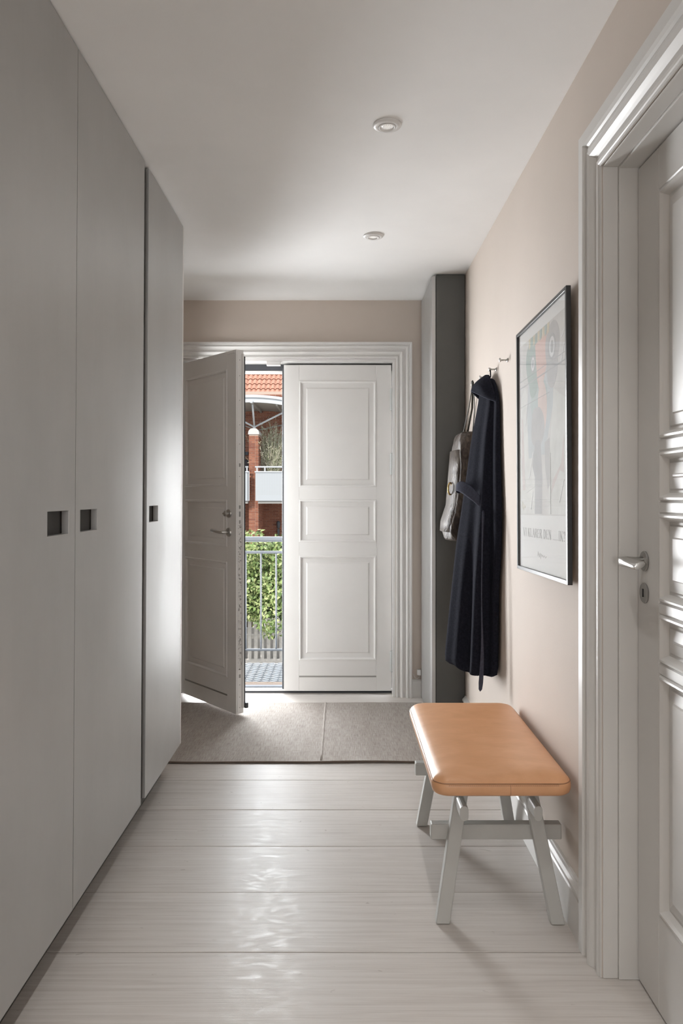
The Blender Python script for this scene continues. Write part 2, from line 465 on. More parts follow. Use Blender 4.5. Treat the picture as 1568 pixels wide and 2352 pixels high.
# threshold : timber sill with metal strip, dark joint in front
MB().box(XD0-0.0195, 0.100, 0.0, XD1+0.0195, 0.155, 0.021).build('sill', M['white2'], t1, bevel=0.003)
MB().box(XD0-0.0195, 0.155, 0.0, XD1+0.0195, 0.205, 0.026).build('sill_strip', M['gratebase'], t1, bevel=0.003)
MB().box(XD0-0.0195, 0.0985, 0.0, XD1+0.0195, 0.0998, 0.012).build('sill_joint', M['gasket'], t1)

# right wall casing
prof_r = [(0,0),(0,0.004),(0.005,0.006),(0.008,0.008),(0.015,0.009),(0.017,0.004),(0.022,0.003),(0.036,0.002),(0.041,0.008),(0.050,0.0165),(0.060,0.020),(0.063,0.018),
          (0.066,0.012),(0.070,0.010),(0.074,0.012),(0.080,0.012),(0.086,0.010),(0.092,0.014),(0.096,0.021),(0.128,0.021),(0.128,0)]
prof_r = [(w_, p) for w_, p in prof_r]
t2 = empty('trim_2', (XR, 0, 0)); structure(t2, 'broad white moulded casing and jamb of the inner door on the right', 'door frame')
casing(t2, DY0-0.004, DY1+0.004, DZ1+0.004, prof_r, lambda u, p, z: (-p, u, z), M['white3'])
def lining(x0, x1, extra):
    MB().box(x0-XR, DY1-extra, 0, x1-XR, DY1+0.0038, DZ1+0.0038).build('jamb', M['white3'], t2, bevel=0.002)
    MB().box(x0-XR, DY0-0.0038, 0, x1-XR, DY0+extra, DZ1+0.0038).build('jamb', M['white3'], t2, bevel=0.002)
    MB().box(x0-XR, DY0+extra, DZ1-extra, x1-XR, DY1-extra, DZ1+0.0038).build('head_jamb', M['white3'], t2, bevel=0.002)
lining(XR+0.002, 0.727, 0.0005)
lining(0.7272, 0.86, 0.0065)

# ------------------------------------------------------------------ panelled doors
RINGS_A = [(0,0),(0.003,-0.003),(0.009,-0.003),(0.013,0.002),(0.016,0.010),(0.044,0.0105),(0.052,0.0065)]
RINGS_B = [(0,0),(0.004,0.003),(0.008,-0.003),(0.013,-0.0035),(0.018,0.004),(0.024,0.016),(0.030,0.016),(0.034,0.013),(0.060,0.010),(0.063,0.006)]
def panel_door(root, W, Hh, T, panels, rings, mat):
    """panels: (u0,u1,v0,v1). local x=u, y=n (0 = room face, T = outer), z=v"""
    u0 = panels[0][0]; u1 = panels[0][1]
    MB().box(0, 0, 0, u0, T, Hh).build('stile', mat, root, bevel=0.0015)
    MB().box(u1, 0, 0, W, T, Hh).build('stile', mat, root, bevel=0.0015)
    vs_ = sorted([(p[2], p[3]) for p in panels])
    z = 0.0
    for a, b in vs_ + [(Hh, None)]:
        MB().box(u0, 0.0006, z, u1, T-0.0006, a).build('rail', mat, root)
        z = b
    for (a0, a1, b0, b1) in panels:
        m = MB(); rr = []
        for ins, n in rings:
            rr.append([(a0+ins, n, b0+ins), (a1-ins, n, b0+ins), (a1-ins, n, b1-ins), (a0+ins, n, b1-ins)])
        m.loft(rr, True, False, True)
        back = [(a0, T-0.008, b0), (a1, T-0.008, b0), (a1, T-0.008, b1), (a0, T-0.008, b1)]
        m.add(back + rr[0], [(0,1,2,3),(0,4,5,1),(1,5,6,2),(2,6,7,3),(3,7,4,0)])
        m.build('panel', mat, root)

LW, LH, LT = 0.6835, 2.079, 0.050
K = 0.002776
PAN = [(0.096, 0.588, 1.300, 1.979), (0.096, 0.588, 0.948, 1.221), (0.096, 0.588, 0.194, 0.863)]
def leaf(name, label, loc, rz):
    r = empty(name, loc, (0, 0, rz)); structure(r, label, 'door')
    panel_door(r, LW, LH, LT, PAN, RINGS_A, M['white'])
    # weather groove cut in the bottom rail
    MB().box(0.090, -0.0012, 0.084, 0.594, 0.002, 0.0865).build('drip_bead', M['white'], r, bevel=0.0008)
    MB().box(0.096, -0.0004, 0.0866, 0.588, 0.002, 0.096).build('groove', M['steeldark'], r)
    return r
d1 = leaf('door_1', 'white panelled entrance door leaf standing open into the hall, with lever handle', (-1.048, 4.803, 0.024), R(-49.3))
d2 = leaf('door_2', 'white panelled entrance door leaf, closed, with three hinges', (-0.369, 4.803, 0.024), 0)
# closed leaf: dark rebated meeting edge and gasket, hinges
MB().box(-0.014, 0.022, 0.004, -0.0006, LT+0.03, LH-0.014).build('meeting_strip', M['gasket'], d2, bevel=0.003)
MB().box(-0.0014, 0.001, 0.0, 0.0, 0.022, LH).build('edge_strip', M['white2'], d2)
for z0, z1 in ((1.79, 1.925), (1.38, 1.512), (0.126, 0.254)):
    zc = (z0+z1)/2
    hm = MB().lathe([(0.004, z0-0.003),(0.009, z0),(0.0095, z0+0.003),(0.0095, zc-0.001),(0.0086, zc-0.0005),(0.0086, zc+0.0005),(0.0095, zc+0.001),(0.0095, z1-0.003),(0.009, z1),(0.004, z1+0.003)],
                    (LW+0.001, -0.0095, 0), 'z', 16)
    hm.build('hinge', M['greyhinge'], d2, smooth=False)
# open leaf: long lock strip, bolt holes, rebate, handle
MB().box(LW+0.0001, 0.010, 0.01, LW+0.0022, 0.036, LH-0.01).build('lock_strip', M['white2'], d1)
def chip(z0, z1, n0, n1, mat, nm):
    MB().box(LW+0.0022, n0, z0, LW+0.0030, n1, z1).build(nm, mat, d1)
for z in (2.02, 1.93, 1.79, 1.65, 1.54, 1.355, 1.10, 0.165, 0.095, 0.035):
    MB().lathe([(0.0001, LW+0.0022),(0.0028, LW+0.0022),(0.0028, LW+0.0032),(0.0001, LW+0.0034)], (0, 0.023, z), 'x', 10).build('screw', M['steeldark'], d1)
for z0, z1 in ((1.41, 1.43), (1.17, 1.19), (1.125, 1.155), (1.085, 1.105), (0.205, 0.225)):
    chip(z0, z1, 0.018, 0.029, M['steeldark'], 'bolt_plate')
t = NT('scuffed strip')
f = t.noise(t.pos((1, 60, 40)), 1.6, 5, 0.7)
t.link(t.ramp(f, [(0.52, (0.66,0.65,0.63)), (0.58, (0.22,0.21,0.20))]), t.b.inputs['Base Color']); t.b.inputs['Roughness'].default_value = 0.5
MB().box(LW+0.0022, 0.013, 0.25, LW+0.0028, 0.034, 1.08).build('worn_plate', t.m, d1)
MB().box(LW, 0.038, 0.03, LW+0.008, LT, LH-0.02).build('rebate_strip', M['white2'], d1, bevel=0.002)
MB().box(LW-0.02, LT+0.0002, 0.05, LW+0.005, LT+0.010, LH-0.035).build('seal', M['gasket'], d1, bevel=0.002)
MB().box(LW-0.02, LT, 0.03, LW+0.022, LT+0.02, 0.06).build('floor_seal', M['gasket'], d1, bevel=0.003)
MB().box(LW-0.09, -0.004, LH-0.018, LW-0.012, 0.004, LH-0.004).build('top_latch', M['white2'], d1, bevel=0.002)

def lever(root, u, v, mat, sgn, length=0.115, flat=False):
    """handle: rosette on the room face, neck, lever running along sgn*x"""
    if not flat:
        pts = [(u, 0.0, v), (u, -0.030, v), (u+sgn*0.006, -0.044, v), (u+sgn*0.020, -0.050, v), (u+sgn*length*0.6, -0.050, v+0.003), (u+sgn*length, -0.047, v+0.007)]
        h = MB().tube(pts, [0.009, 0.009, 0.0095, 0.0095, 0.0105, 0.0105], 14)
        ho = h.build('handle', mat, root, smooth=True)
    else:
        h = MB(); rr = []
        for p, (a, b) in (((0.0, 0.0), (0.011, 0.011)), ((0.0, -0.034), (0.011, 0.011)), ((0.004, -0.050), (0.013, 0.013)),):
            rr.append([(u+p[0]+a*math.cos(q), p[1], v+b*math.sin(q)) for q in [2*math.pi*k/16 for k in range(16)]])
        h.loft(rr)
        rr = []
        for (x, y, a, b, tw) in ((-0.010, -0.058, 0.009, 0.010, 0.0), (0.012, -0.060, 0.011, 0.0125, 0.15), (0.05, -0.060, 0.0135, 0.0095, 0.55), (0.09, -0.060, 0.015, 0.008, 0.85), (0.118, -0.060, 0.0145, 0.0075, 1.0)):
            ring = []
            for k in range(16):
                q = 2*math.pi*k/16
                c, s_ = math.cos(q), math.sin(q)
                yy = a*math.copysign(abs(c)**0.7, c); zz = b*math.copysign(abs(s_)**0.7, s_)
                ring.append((u+sgn*x, y+yy*math.cos(tw*0.5)-zz*math.sin(tw*0.5), v+yy*math.sin(tw*0.5)+zz*math.cos(tw*0.5)))
            rr.append(ring)
        h.loft(rr)
        ho = h.build('handle', mat, root, smooth=True, bevel=0.001)
    return ho
ho = lever(d1, LW-0.073, 1.035, M['steel'], -1)
MB().lathe([(0.026, -0.0005), (0.0265, -0.004), (0.024, -0.008), (0.012, -0.009)], (LW-0.073, 0, 1.035), 'y', 28).build('rosette', M['steel'], ho)
tt = MB().lathe([(0.008, 0.0), (0.008, -0.022), (0.016, -0.024), (0.017, -0.030), (0.010, -0.034)], (LW-0.073, 0, 1.143), 'y', 20)
tt.box(LW-0.073-0.018, -0.036, 1.139, LW-0.073+0.018, -0.026, 1.147)
to = tt.build('thumb_turn', M['steel'], d1, smooth=False, bevel=0.0015)
MB().lathe([(0.026, -0.0005), (0.0265, -0.004), (0.024, -0.007), (0.010, -0.008)], (LW-0.073, 0, 1.143), 'y', 28).build('rosette', M['steel'], to)

# inner door in the right wall (five panels)
DW = DY1-DY0-0.018
d3 = empty('door_3', (0.776, DY1-0.009, 0.008), (0, 0, R(-90))); structure(d3, 'grey-white five-panel inner door in the right wall with lever handle', 'door')
PB = [(0.128, DW-0.128, a, b) for a, b in ((1.386, 2.012), (1.235, 1.386-0.018) if False else (1.243, 1.372), (1.0, 1.222) if False else (0.998, 1.218), (0.852, 0.980), (0.232, 0.830))]
PB = [(0.128, DW-0.128, 1.398, 2.015), (0.128, DW-0.128, 1.246, 1.376), (0.128, DW-0.128, 1.000, 1.224), (0.128, DW-0.128, 0.852, 0.978), (0.128, DW-0.128, 0.235, 0.830)]
panel_door(d3, DW, 2.118, 0.042, PB, RINGS_B, M['white3'])
hu = DY1-0.009-1.928
ho = lever(d3, hu, 1.0955, M['steel'], 1, flat=True)
MB().lathe([(0.0258, -0.0003), (0.0262, -0.003), (0.0245, -0.005), (0.011, -0.006)], (hu, 0, 1.0955), 'y', 32).build('rosette', M['steeldark'], ho)
ke = MB().lathe([(0.0258, -0.0003), (0.0262, -0.003), (0.0245, -0.005), (0.004, -0.0055)], (hu, 0, 1.014), 'y', 32).build('escutcheon', M['steeldark'], d3)
MB().box(hu-0.0032, -0.0066, 1.004, hu+0.0032, -0.0052, 1.025).build('keyhole', M['black'], ke, bevel=0.0012)

# ------------------------------------------------------------------ wardrobes on the left
LEAN = 0.0062
def wardrobe(label, y0, y1, pull, end_panel=False, gap_after=0.0, proud=0.0):
    r = empty('wardrobe', (-0.737, (y0+y1)/2, 0.0), (0, LEAN, 0))
    tag(r, label, 'wardrobe', 'grey wardrobes along the left wall')
    a, b = y0-(y0+y1)/2, y1-(y0+y1)/2
    zt = 2.488; zb = 0.139
    MB().box(-0.60, a, zb+0.004, -0.022, b+gap_after, zt).build('body', M['cabdark'], r)
    MB().box(-0.60, a, 0.001, -0.085, b+gap_after, zb+0.004).build('plinth', M['column'], r)
    g = 0.0016
    A, B = a+g, b-g
    m = MB()
    if pull:
        p0, p1 = pull[0]-(y0+y1)/2, pull[1]-(y0+y1)/2; q0, q1 = 1.170, 1.2315
        ys = [A, p0, p1, B]; zs = [zb, q0, q1, zt+0.006]
        for i in range(3):
            for j in range(3):
                if i == 1 and j == 1: continue
                x1 = proud
                v = [(x1, ys[i], zs[j]), (x1, ys[i+1], zs[j]), (x1, ys[i+1], zs[j+1]), (x1, ys[i], zs[j+1])]
                v2 = [(-0.020, p[1], p[2]) for p in v]
                m.add(v, [(0,1,2,3)]); m.add(v2, [(3,2,1,0)])
        def rim(y0_, y1_, z0_, z1_):
            c0 = [(proud, y0_, z0_), (proud, y1_, z0_), (proud, y1_, z1_), (proud, y0_, z1_)]
            m.loft([c0, [(-0.020, p[1], p[2]) for p in c0]], True, False, False)
        rim(A, B, zb, zt+0.006); rim(p0, p1, q0, q1)
        me = m.mesh('door', False)
        bm = bmesh.new(); bm.from_mesh(me); bmesh.ops.remove_doubles(bm, verts=bm.verts, dist=1e-5)
        bmesh.ops.recalc_face_normals(bm, faces=bm.faces); bm.to_mesh(me); bm.free()
        me.materials.append(M['metalp'])
        d = wrap('door', me, r, bevel=0.0012)
        # pull : a little open-fronted wooden box behind the cut-out
        pm = MB()
        x0, x1 = -0.075, -0.0204
        e = 0.004
        pm.add([(x1,p0-e,q0-e),(x1,p1+e,q0-e),(x1,p1+e,q1+e),(x1,p0-e,q1+e),(x0,p0-e,q0-e),(x0,p1+e,q0-e),(x0,p1+e,q1+e),(x0,p0-e,q1+e)],
               [(0,4,5,1),(1,5,6,2),(2,6,7,3),(3,7,4,0),(4,7,6,5)])
        pm.build('recessed_pull', M['pullwood'], d, recalc=False)
    else:
        d = m.box(-0.020, A, zb, proud, B, zt+0.006).build('door', M['metalp'], r, bevel=0.0012)
    if end_panel:
        MB().box(-0.60, b+0.0008, zb, 0.0005, b+0.0195, zt+0.004).build('end_panel', M['white2'], r, bevel=0.001)
    if gap_after:
        MB().box(-0.021, b+0.001, zb+0.002, -0.012, b+gap_after-0.001, zt).build('gap_shade_strip', M['black'], r)  # black strip stands in for the shade inside the gap
    return r
wardrobe('grey metal-fronted wardrobe nearest the viewer, at the left edge', 1.296, 2.060, (1.866, 2.012))
wardrobe('middle grey metal-fronted wardrobe, second from the viewer', 2.060, 2.757, (2.100, 2.2465), gap_after=0.056)
wardrobe('farthest and narrowest grey wardrobe, next to the open entrance door', 2.813, 3.420, (2.851, 2.987), end_panel=True)
wardrobe('grey wardrobe beside the viewer, just outside the left edge', 0.532, 1.296, None)

# tall cabinet in the corner at right
cx0, cy0 = 0.4985, 4.175
tc = empty('corner_cabinet', (0.59, 4.45, 0)); tag(tc, 'tall narrow dark grey cabinet in the corner right of the entrance door', 'cabinet')
MB().box(cx0+0.024-0.59, cy0-4.45, 0.004, XR-0.004-0.59, YB-0.018-4.45, 2.494).build('side_panel', M['column'], tc, bevel=0.001)
MB().box(cx0-0.59, cy0-0.002-4.45, 0.008, cx0+0.0205-0.59, YB-0.019-4.45, 2.486).build('door', M['metalp'], tc, bevel=0.001)
MB().box(cx0+0.0205-0.59, cy0+0.004-4.45, 0.008, cx0+0.024-0.59, YB-0.02-4.45, 2.486).build('door_gap', M['black'], tc)

# ------------------------------------------------------------------ recessed ceiling lights
def downlight(label, x, y):
    r = empty('recessed_ceiling_light', (x, y, H)); tag(r, label, 'ceiling light', 'recessed ceiling spots')
    MB().lathe([(0.0470,-0.0003),(0.0474,-0.0035),(0.0440,-0.0075),(0.0310,-0.0095),(0.0295,-0.0085),(0.0292,-0.003)], (0,0,0), 'z', 48, True, False).build('trim_ring', M['white2'], r, smooth=True)
    MB().lathe([(0.0286,-0.002),(0.0286,-0.0105),(0.0260,-0.0118),(0.0232,-0.0105),(0.0222,-0.0050)], (0,0,0), 'z', 48, True, False).build('gimbal_ring', M['white2'], r, smooth=True)
    ln = MB().lathe([(0.0221,-0.0040),(0.0205,-0.0066),(0.012,-0.0078),(0.004,-0.0082)], (0,0,0), 'z', 40).build('lens', M['lens'], r, smooth=True)
    sp = MB()
    for k in range(10):
        a = 2*math.pi*k/10
        sp.box(-0.0006, -0.0006, -0.0088, 0.0006, 0.0006, -0.0079) if k == 0 else sp.lathe([(0.0011,-0.0074),(0.0008,-0.0086)], (0.0125*math.cos(a), 0.0125*math.sin(a), 0), 'z', 8)
    sp.build('lens_dimple', M['greyhinge'], ln)
for yy in (2.493, 3.560, 1.426, 0.36, -0.71, -1.78):      # weak fill under both ceiling lights; those behind the viewer are added lamps
    add_light('fill_spot', 'SPOT', (0.149, yy, H-0.014), (0, 0, -1), P_SPOT if yy > 2 else (16 if yy > 1 else P_SPOTB), (1.0, 0.98, 0.95), spot_size=R(95), spot_blend=0.8, shadow_soft_size=0.02)
downlight('round white ceiling spot nearer the viewer', 0.150, 2.493)
downlight('round white ceiling spot farther away, near the entrance door', 0.148, 3.560)

# ------------------------------------------------------------------ rug
ru = empty('rug', (-0.3, 4.08, 0.0)); tag(ru, 'flat woven pale beige rug on the floor inside the entrance door', 'rug')
nx, ny = 90, 24
x0, x1, y0, y1 = -1.02, 0.36+0.55, 3.572, 4.585
x1 = 0.485
def rz(x, y):
    return 0.010 + 0.0018*math.sin(x*5.1+0.6)*math.exp(-(y-3.57)*6) + 0.0008*math.sin(x*9+y*4)
def ry(x): return 3.572 + 0.0035*math.sin(x*4.0+1.0) + 0.002*math.sin(x*11)
vv, ff = [], []
for j in range(ny+1):
    for i in range(nx+1):
        x = x0+(x1-x0)*i/nx
        yy = ry(x) + (y1-ry(x))*j/ny
        vv.append((x+0.3, yy-4.08, rz(x, yy)))
nt = len(vv)
for j in range(ny+1):
    for i in range(nx+1):
        p = vv[j*(nx+1)+i]; vv.append((p[0], p[1], 0.0012))
W1 = nx+1
for j in range(ny):
    for i in range(nx):
        a = j*W1+i
        ff.append((a, a+1, a+W1+1, a+W1)); ff.append((nt+a, nt+a+W1, nt+a+W1+1, nt+a+1))
for i in range(nx):
    ff.append((i, nt+i, nt+i+1, i+1)); b_ = ny*W1+i; ff.append((b_, b_+1, nt+b_+1, nt+b_))
for j in range(ny):
    a = j*W1; ff.append((a, a+W1, nt+a+W1, nt+a)); b_ = a+nx; ff.append((b_, nt+b_, nt+b_+W1, b_+W1))
MB().add(vv, ff).build('weave', M['rug'], ru, smooth=False)
MB().tube([(x+0.3, ry(x)-4.08-0.001, 0.0062) for x in np.linspace(x0, x1, 90)], 0.0042, 8).build('shaded_front_edge', M['rugedge'], ru, smooth=True)  # front edge of the rug, its shade put into the dark brown
MB().loft([[(-0.106+0.3+dx, yy-4.08, rz(-0.1, yy)+dz) for dx, dz in ((0,-0.001),(0.003,0.0012),(0.011,0.0014),(0.014,-0.001))] for yy in np.linspace(3.58, 4.584, 12)]).build('stripe', M['rug'], ru, smooth=True)

# ------------------------------------------------------------------ bench
be = empty('bench', (0.465, 2.57, 0)); tag(be, 'low bench with tan leather cushion and pale grey splayed legs', 'bench')
bx, by = 0.465, 2.57
def P(x, y, z): return (x-bx, y-by, z)
def legm(xf, yf, xt, yt, zt=0.404, wx=0.041, wy=0.034):
    m = MB()
    def rect(x, y, z): return [P(x-wx/2, y-wy/2, z), P(x+wx/2, y-wy/2, z), P(x+wx/2, y+wy/2, z), P(x-wx/2, y+wy/2, z)]
    m.hexa(rect(xf, yf, 0.0015), rect(xt, yt, zt)); return m
YN0, YN1 = 2.246, 2.318; YK0, YK1 = 2.905, 2.842
for a in ((0.299, YN0, 0.372, YN1), (0.640, YN0-0.004, 0.570, YN1-0.004), (0.307, YK0, 0.372, YK1), (0.645, YK0, 0.570, YK1)):
    legm(*a).build('leg', M['bench'], be, bevel=0.003)
for yc, xa, xb in ((2.318, 0.272, 0.672), (2.842, 0.276, 0.672)):
    MB().box(xa-bx, yc-0.0175-by, 0.219, xb-bx, yc+0.0175-by, 0.266).build('crossbar', M['bench'], be, bevel=0.004)
for xc in (0.3585, 0.5755):
    m = MB(); rr = []
    for yy in (2.205, 2.955):
        ring = []
        for k in range(9):
            q = math.pi*k/8; ring.append(P(xc+0.0125*math.cos(q), yy, 0.349+0.0125*math.sin(q)))
        for k in range(9):
            q = math.pi+math.pi*k/8; ring.append(P(xc+0.0125*math.cos(q), yy, 0.330+0.0125*math.sin(q)))
        rr.append(ring)
    m.loft(rr).build('rail', M['bench'], be, bevel=0.0015)
MB().box(0.300-bx, 2.205-by, 0.3925, 0.635-bx, 2.935-by, 0.4035).build('seat_board', M['bench'], be, bevel=0.002)
def rrect(x0, x1, y0, y1, r, z, n=8):
    out = []
    for cx, cy, a0 in ((x1-r, y0+r, -90), (x1-r, y1-r, 0), (x0+r, y1-r, 90), (x0+r, y0+r, 180)):
        for k in range(n+1):
            q = R(a0+90*k/n); out.append(P(cx+r*math.cos(q), cy+r*math.sin(q), z))
    return out
rings = []
sx0, sx1, sy0, sy1 = 0.264, 0.667, 2.165, 2.962
for z, ins, r in ((0.4035,0.020,0.03),(0.4045,0.007,0.04),(0.410,0.001,0.042),(0.420,-0.002,0.044),(0.432,-0.002,0.044),(0.4405,0.0,0.043),(0.4425,0.002,0.042),(0.4465,0.004,0.041),(0.4525,0.009,0.039),
                  (0.4585,0.017,0.036),(0.4635,0.030,0.032),(0.4665,0.050,0.03),(0.4685,0.085,0.03),(0.4698,0.13,0.03),(0.470,0.17,0.02)):
    rings.append(rrect(sx0+ins, sx1-ins, sy0+ins, sy1-ins, r, z))
cu = MB().loft(rings).build('cushion', M['leather'], be, smooth=True)
MB().tube([Vector(p) for p in rrect(sx0+0.0005, sx1-0.0005, sy0+0.0005, sy1-0.0005, 0.043, 0.4415)]+[Vector(rrect(sx0+0.0005, sx1-0.0005, sy0+0.0005, sy1-0.0005, 0.043, 0.4415)[0])], 0.0016, 6).build('piping', M['piping'], cu, smooth=True)
st = MB()
for k in range(58):
    x = sx0+0.045+(sx1-sx0-0.09)*k/57
    st.box(x-bx-0.0018, sy0-0.0026-by, 0.4368, x-bx+0.0018, sy0-0.0010-by, 0.4376)
so = st.build('stitching', M['piping'], cu); so['kind'] = 'stuff'
MB().box(0.4845-bx, sy0-0.0026-by, 0.408, 0.4855-bx, sy0-0.0010-by, 0.439).build('seam', M['piping'], cu)

# ------------------------------------------------------------------ wall hooks
HZ = 1.830
for k, txt in enumerate(('steel wall hook nearest the picture, empty', 'steel wall hook holding the dark bathrobe, second from the picture',
                         'steel wall hook just behind the bathrobe hood, third from the picture', 'steel wall hook holding the bag strap, beside the dark corner cabinet')):
    y = 3.108+0.227*k
    r = empty('wall_hook', (XR, y, HZ)); tag(r, txt, 'hook', 'row of steel wall hooks')
    MB().lathe([(0.0085, -0.0006), (0.0085, -0.0035), (0.006, -0.005)], (0,0,0), 'x', 20).build('base', M['steel'], r, smooth=True)
    MB().lathe([(0.0032, -0.004), (0.0030, -0.018), (0.0034, -0.028)], (0,0,0), 'x', 14).build('stem', M['steel'], r, smooth=True)
    MB().lathe([(0.0034, -0.0272), (0.0075, -0.0300), (0.0092, -0.0325), (0.0088, -0.0350), (0.004, -0.0362)], (0,0,0), 'x', 20).build('knob', M['steel'], r, smooth=True)

# ------------------------------------------------------------------ bathrobe
rb = empty('bathrobe', (0.62, 3.45, 0.46)); tag(rb, 'black-navy hooded bathrobe hanging from a wall hook', 'bathrobe')
def RB(p): return (p[0]-0.62, p[1]-3.45, p[2]-0.46)
LV = [ # z, yR(near edge on the wall), xTip, yTip, yF
 (0.462, 3.245, 0.474, 3.47, 3.76), (0.520, 3.240, 0.473, 3.47, 3.78), (0.635, 3.232, 0.484, 3.47, 3.78), (0.755, 3.228, 0.498, 3.48, 3.77), (0.872, 3.222, 0.511, 3.48, 3.76),
 (0.970, 3.195, 0.521, 3.48, 3.74), (1.066, 3.168, 0.532, 3.48, 3.72), (1.15, 3.164, 0.546, 3.48, 3.70), (1.227, 3.164, 0.557, 3.48, 3.68), (1.337, 3.182, 0.573, 3.47, 3.66),
 (1.43, 3.196, 0.583, 3.46, 3.62), (1.519, 3.208, 0.593, 3.45, 3.58), (1.60, 3.212, 0.607, 3.44, 3.55), (1.665, 3.214, 0.618, 3.43, 3.53), (1.715, 3.238, 0.626, 3.42, 3.52), (1.765, 3.30, 0.630, 3.42, 3.50), (1.80, 3.36, 0.634, 3.42, 3.47)]
NT_ = 64
def robe_ring(z, yR, xT, yT, yF, grow=0.0):
    ring = []
    amp = 0.040*min(1.0, (1.80-z)/0.35+0.12)*(0.75+0.35*math.sin(z*3.0))
    XW = XR-0.010
    for i in range(NT_):
        t = i/(NT_-1)
        if t < 0.58:
            s = t/0.58
            x = XW+(xT-XW)*s**0.92; y = yR+(yT-yR)*s
            fold = math.sin(math.pi*s*5.0 + 0.9*math.sin(z*3.1) + 0.4)*math.sin(math.pi*min(1, s*1.15))
            nx_, ny_ = -0.80, -0.6
            x += nx_*amp*fold*0.55; y += ny_*amp*fold*1.15
            y -= 0.035*math.sin(math.pi*s)
        else:
            s = (t-0.58)/0.42
            x = xT+(XW-xT)*s**1.3; y = yT+(yF-yT)*s**0.8
            x += -0.010*math.sin(math.pi*s*4.0)*math.sin(math.pi*s)
        x = min(x, XW+0.004)
        dz = 0.0
        if z < 0.47:
            dz = 0.040*math.exp(-((t-0.58)/0.14)**2) + 0.006*math.sin(t*30)
        ring.append(RB((x-grow, y-grow*0.5, z+dz)))
    # wall side
    for i in range(1, 10):
        s = i/10
        ring.append(RB((XR-0.0045, yF+(yR-yF)*s, z)))
    return ring
MB().loft([robe_ring(*l) for l in LV]).build('robe_body', M['robe'], rb, smooth=True, subsurf=1)
# hood flap draped over the collar
hv, hf = [], []
NS, NTT = 10, 22
def hood_pt(s, t):
    # t 0..1 from wall-near side to the far tip, s 0..1 top to rim
    top = Vector((0.655, 3.36+0.12*t, 1.818-0.015*abs(t-0.5)))
    near = Vector((0.668, 3.235, 1.672)); mid = Vector((0.628, 3.300, 1.700)); tip = Vector((0.590, 3.455, 1.752)); far = Vector((0.655, 3.56, 1.72))
    if t < 0.3: rim = near.lerp(mid, t/0.3)
    elif t < 0.75: rim = mid.lerp(tip, (t-0.3)/0.45)
    else: rim = tip.lerp(far, (t-0.75)/0.25)
    p = top.lerp(rim, s)
    bul = math.sin(math.pi*s)*0.030
    p.x -= bul*0.8*math.sin(math.pi*min(1, t*1.1)) ; p.y -= bul*0.55
    p.x = min(p.x, XR-0.007)
    return p
for a in range(NS+1):
    for b in range(NTT+1): hv.append(RB(hood_pt(a/NS, b/NTT)))
for a in range(NS):
    for b in range(NTT):
        q = a*(NTT+1)+b; hf.append((q, q+1, q+NTT+2, q+NTT+1))
MB().add(hv, hf).build('hood', M['robe'], rb, smooth=True, solid=0.009, subsurf=1)
rim_pts = [RB(hood_pt(1.0, b/NTT)) for b in range(NTT+1)]
MB().tube(rim_pts, 0.0026, 6).build('hood_hem', M['robebelt'], rb, smooth=True)
MB().tube([RB(p) for p in ((0.657, 3.335, HZ+0.005), (0.660, 3.345, 1.80), (0.650, 3.37, 1.77))], 0.003, 6).build('hanging_loop', M['robe'], rb, smooth=True)
# belt: flap looping out, then a long end hanging down
def ribbon(pts, widths, wdir, name, mat, parent, thick=0.005, sub=1):
    v_, f_ = [], []
    for p, wd, d in zip(pts, widths, wdir):
        d = Vector(d).normalized(); p = Vector(p)
        v_.append(RB(p-d*wd/2)); v_.append(RB(p+d*wd/2))
    for i in range(len(pts)-1): f_.append((2*i, 2*i+1, 2*i+3, 2*i+2))
    return MB().add(v_, f_).build(name, mat, parent, smooth=True, solid=thick, subsurf=sub)
ribbon([(0.622, 3.275, 1.215), (0.598, 3.295, 1.250), (0.570, 3.33, 1.283), (0.545, 3.37, 1.307), (0.527, 3.405, 1.315), (0.519, 3.435, 1.308), (0.530, 3.47, 1.300), (0.56, 3.51, 1.30)],
       [0.030, 0.042, 0.054, 0.058, 0.052, 0.036, 0.045, 0.05], [(0.45,0,1), (0.5,0,1), (0.5,0,1), (0.4,0.0,1), (0.25,0.0,1), (0.1,0.1,1), (0,0.1,1), (0,0.1,1)], 'belt_fold', M['robebelt'], rb)
ribbon([(0.612, 3.262, 1.215), (0.600, 3.210, 1.13), (0.594, 3.195, 0.98), (0.591, 3.19, 0.85), (0.592, 3.185, 0.74), (0.594, 3.18, 0.62), (0.590, 3.18, 0.52), (0.583, 3.18, 0.435)],
       [0.026, 0.012, 0.010, 0.010, 0.012, 0.018, 0.022, 0.027], [(1,0.3,0), (1,1.5,0), (1,3,0), (1,3,0), (1,2,0), (1,0.6,0), (1,0.3,0), (1,0.2,-0.15)], 'belt_end', M['robebelt'], rb)

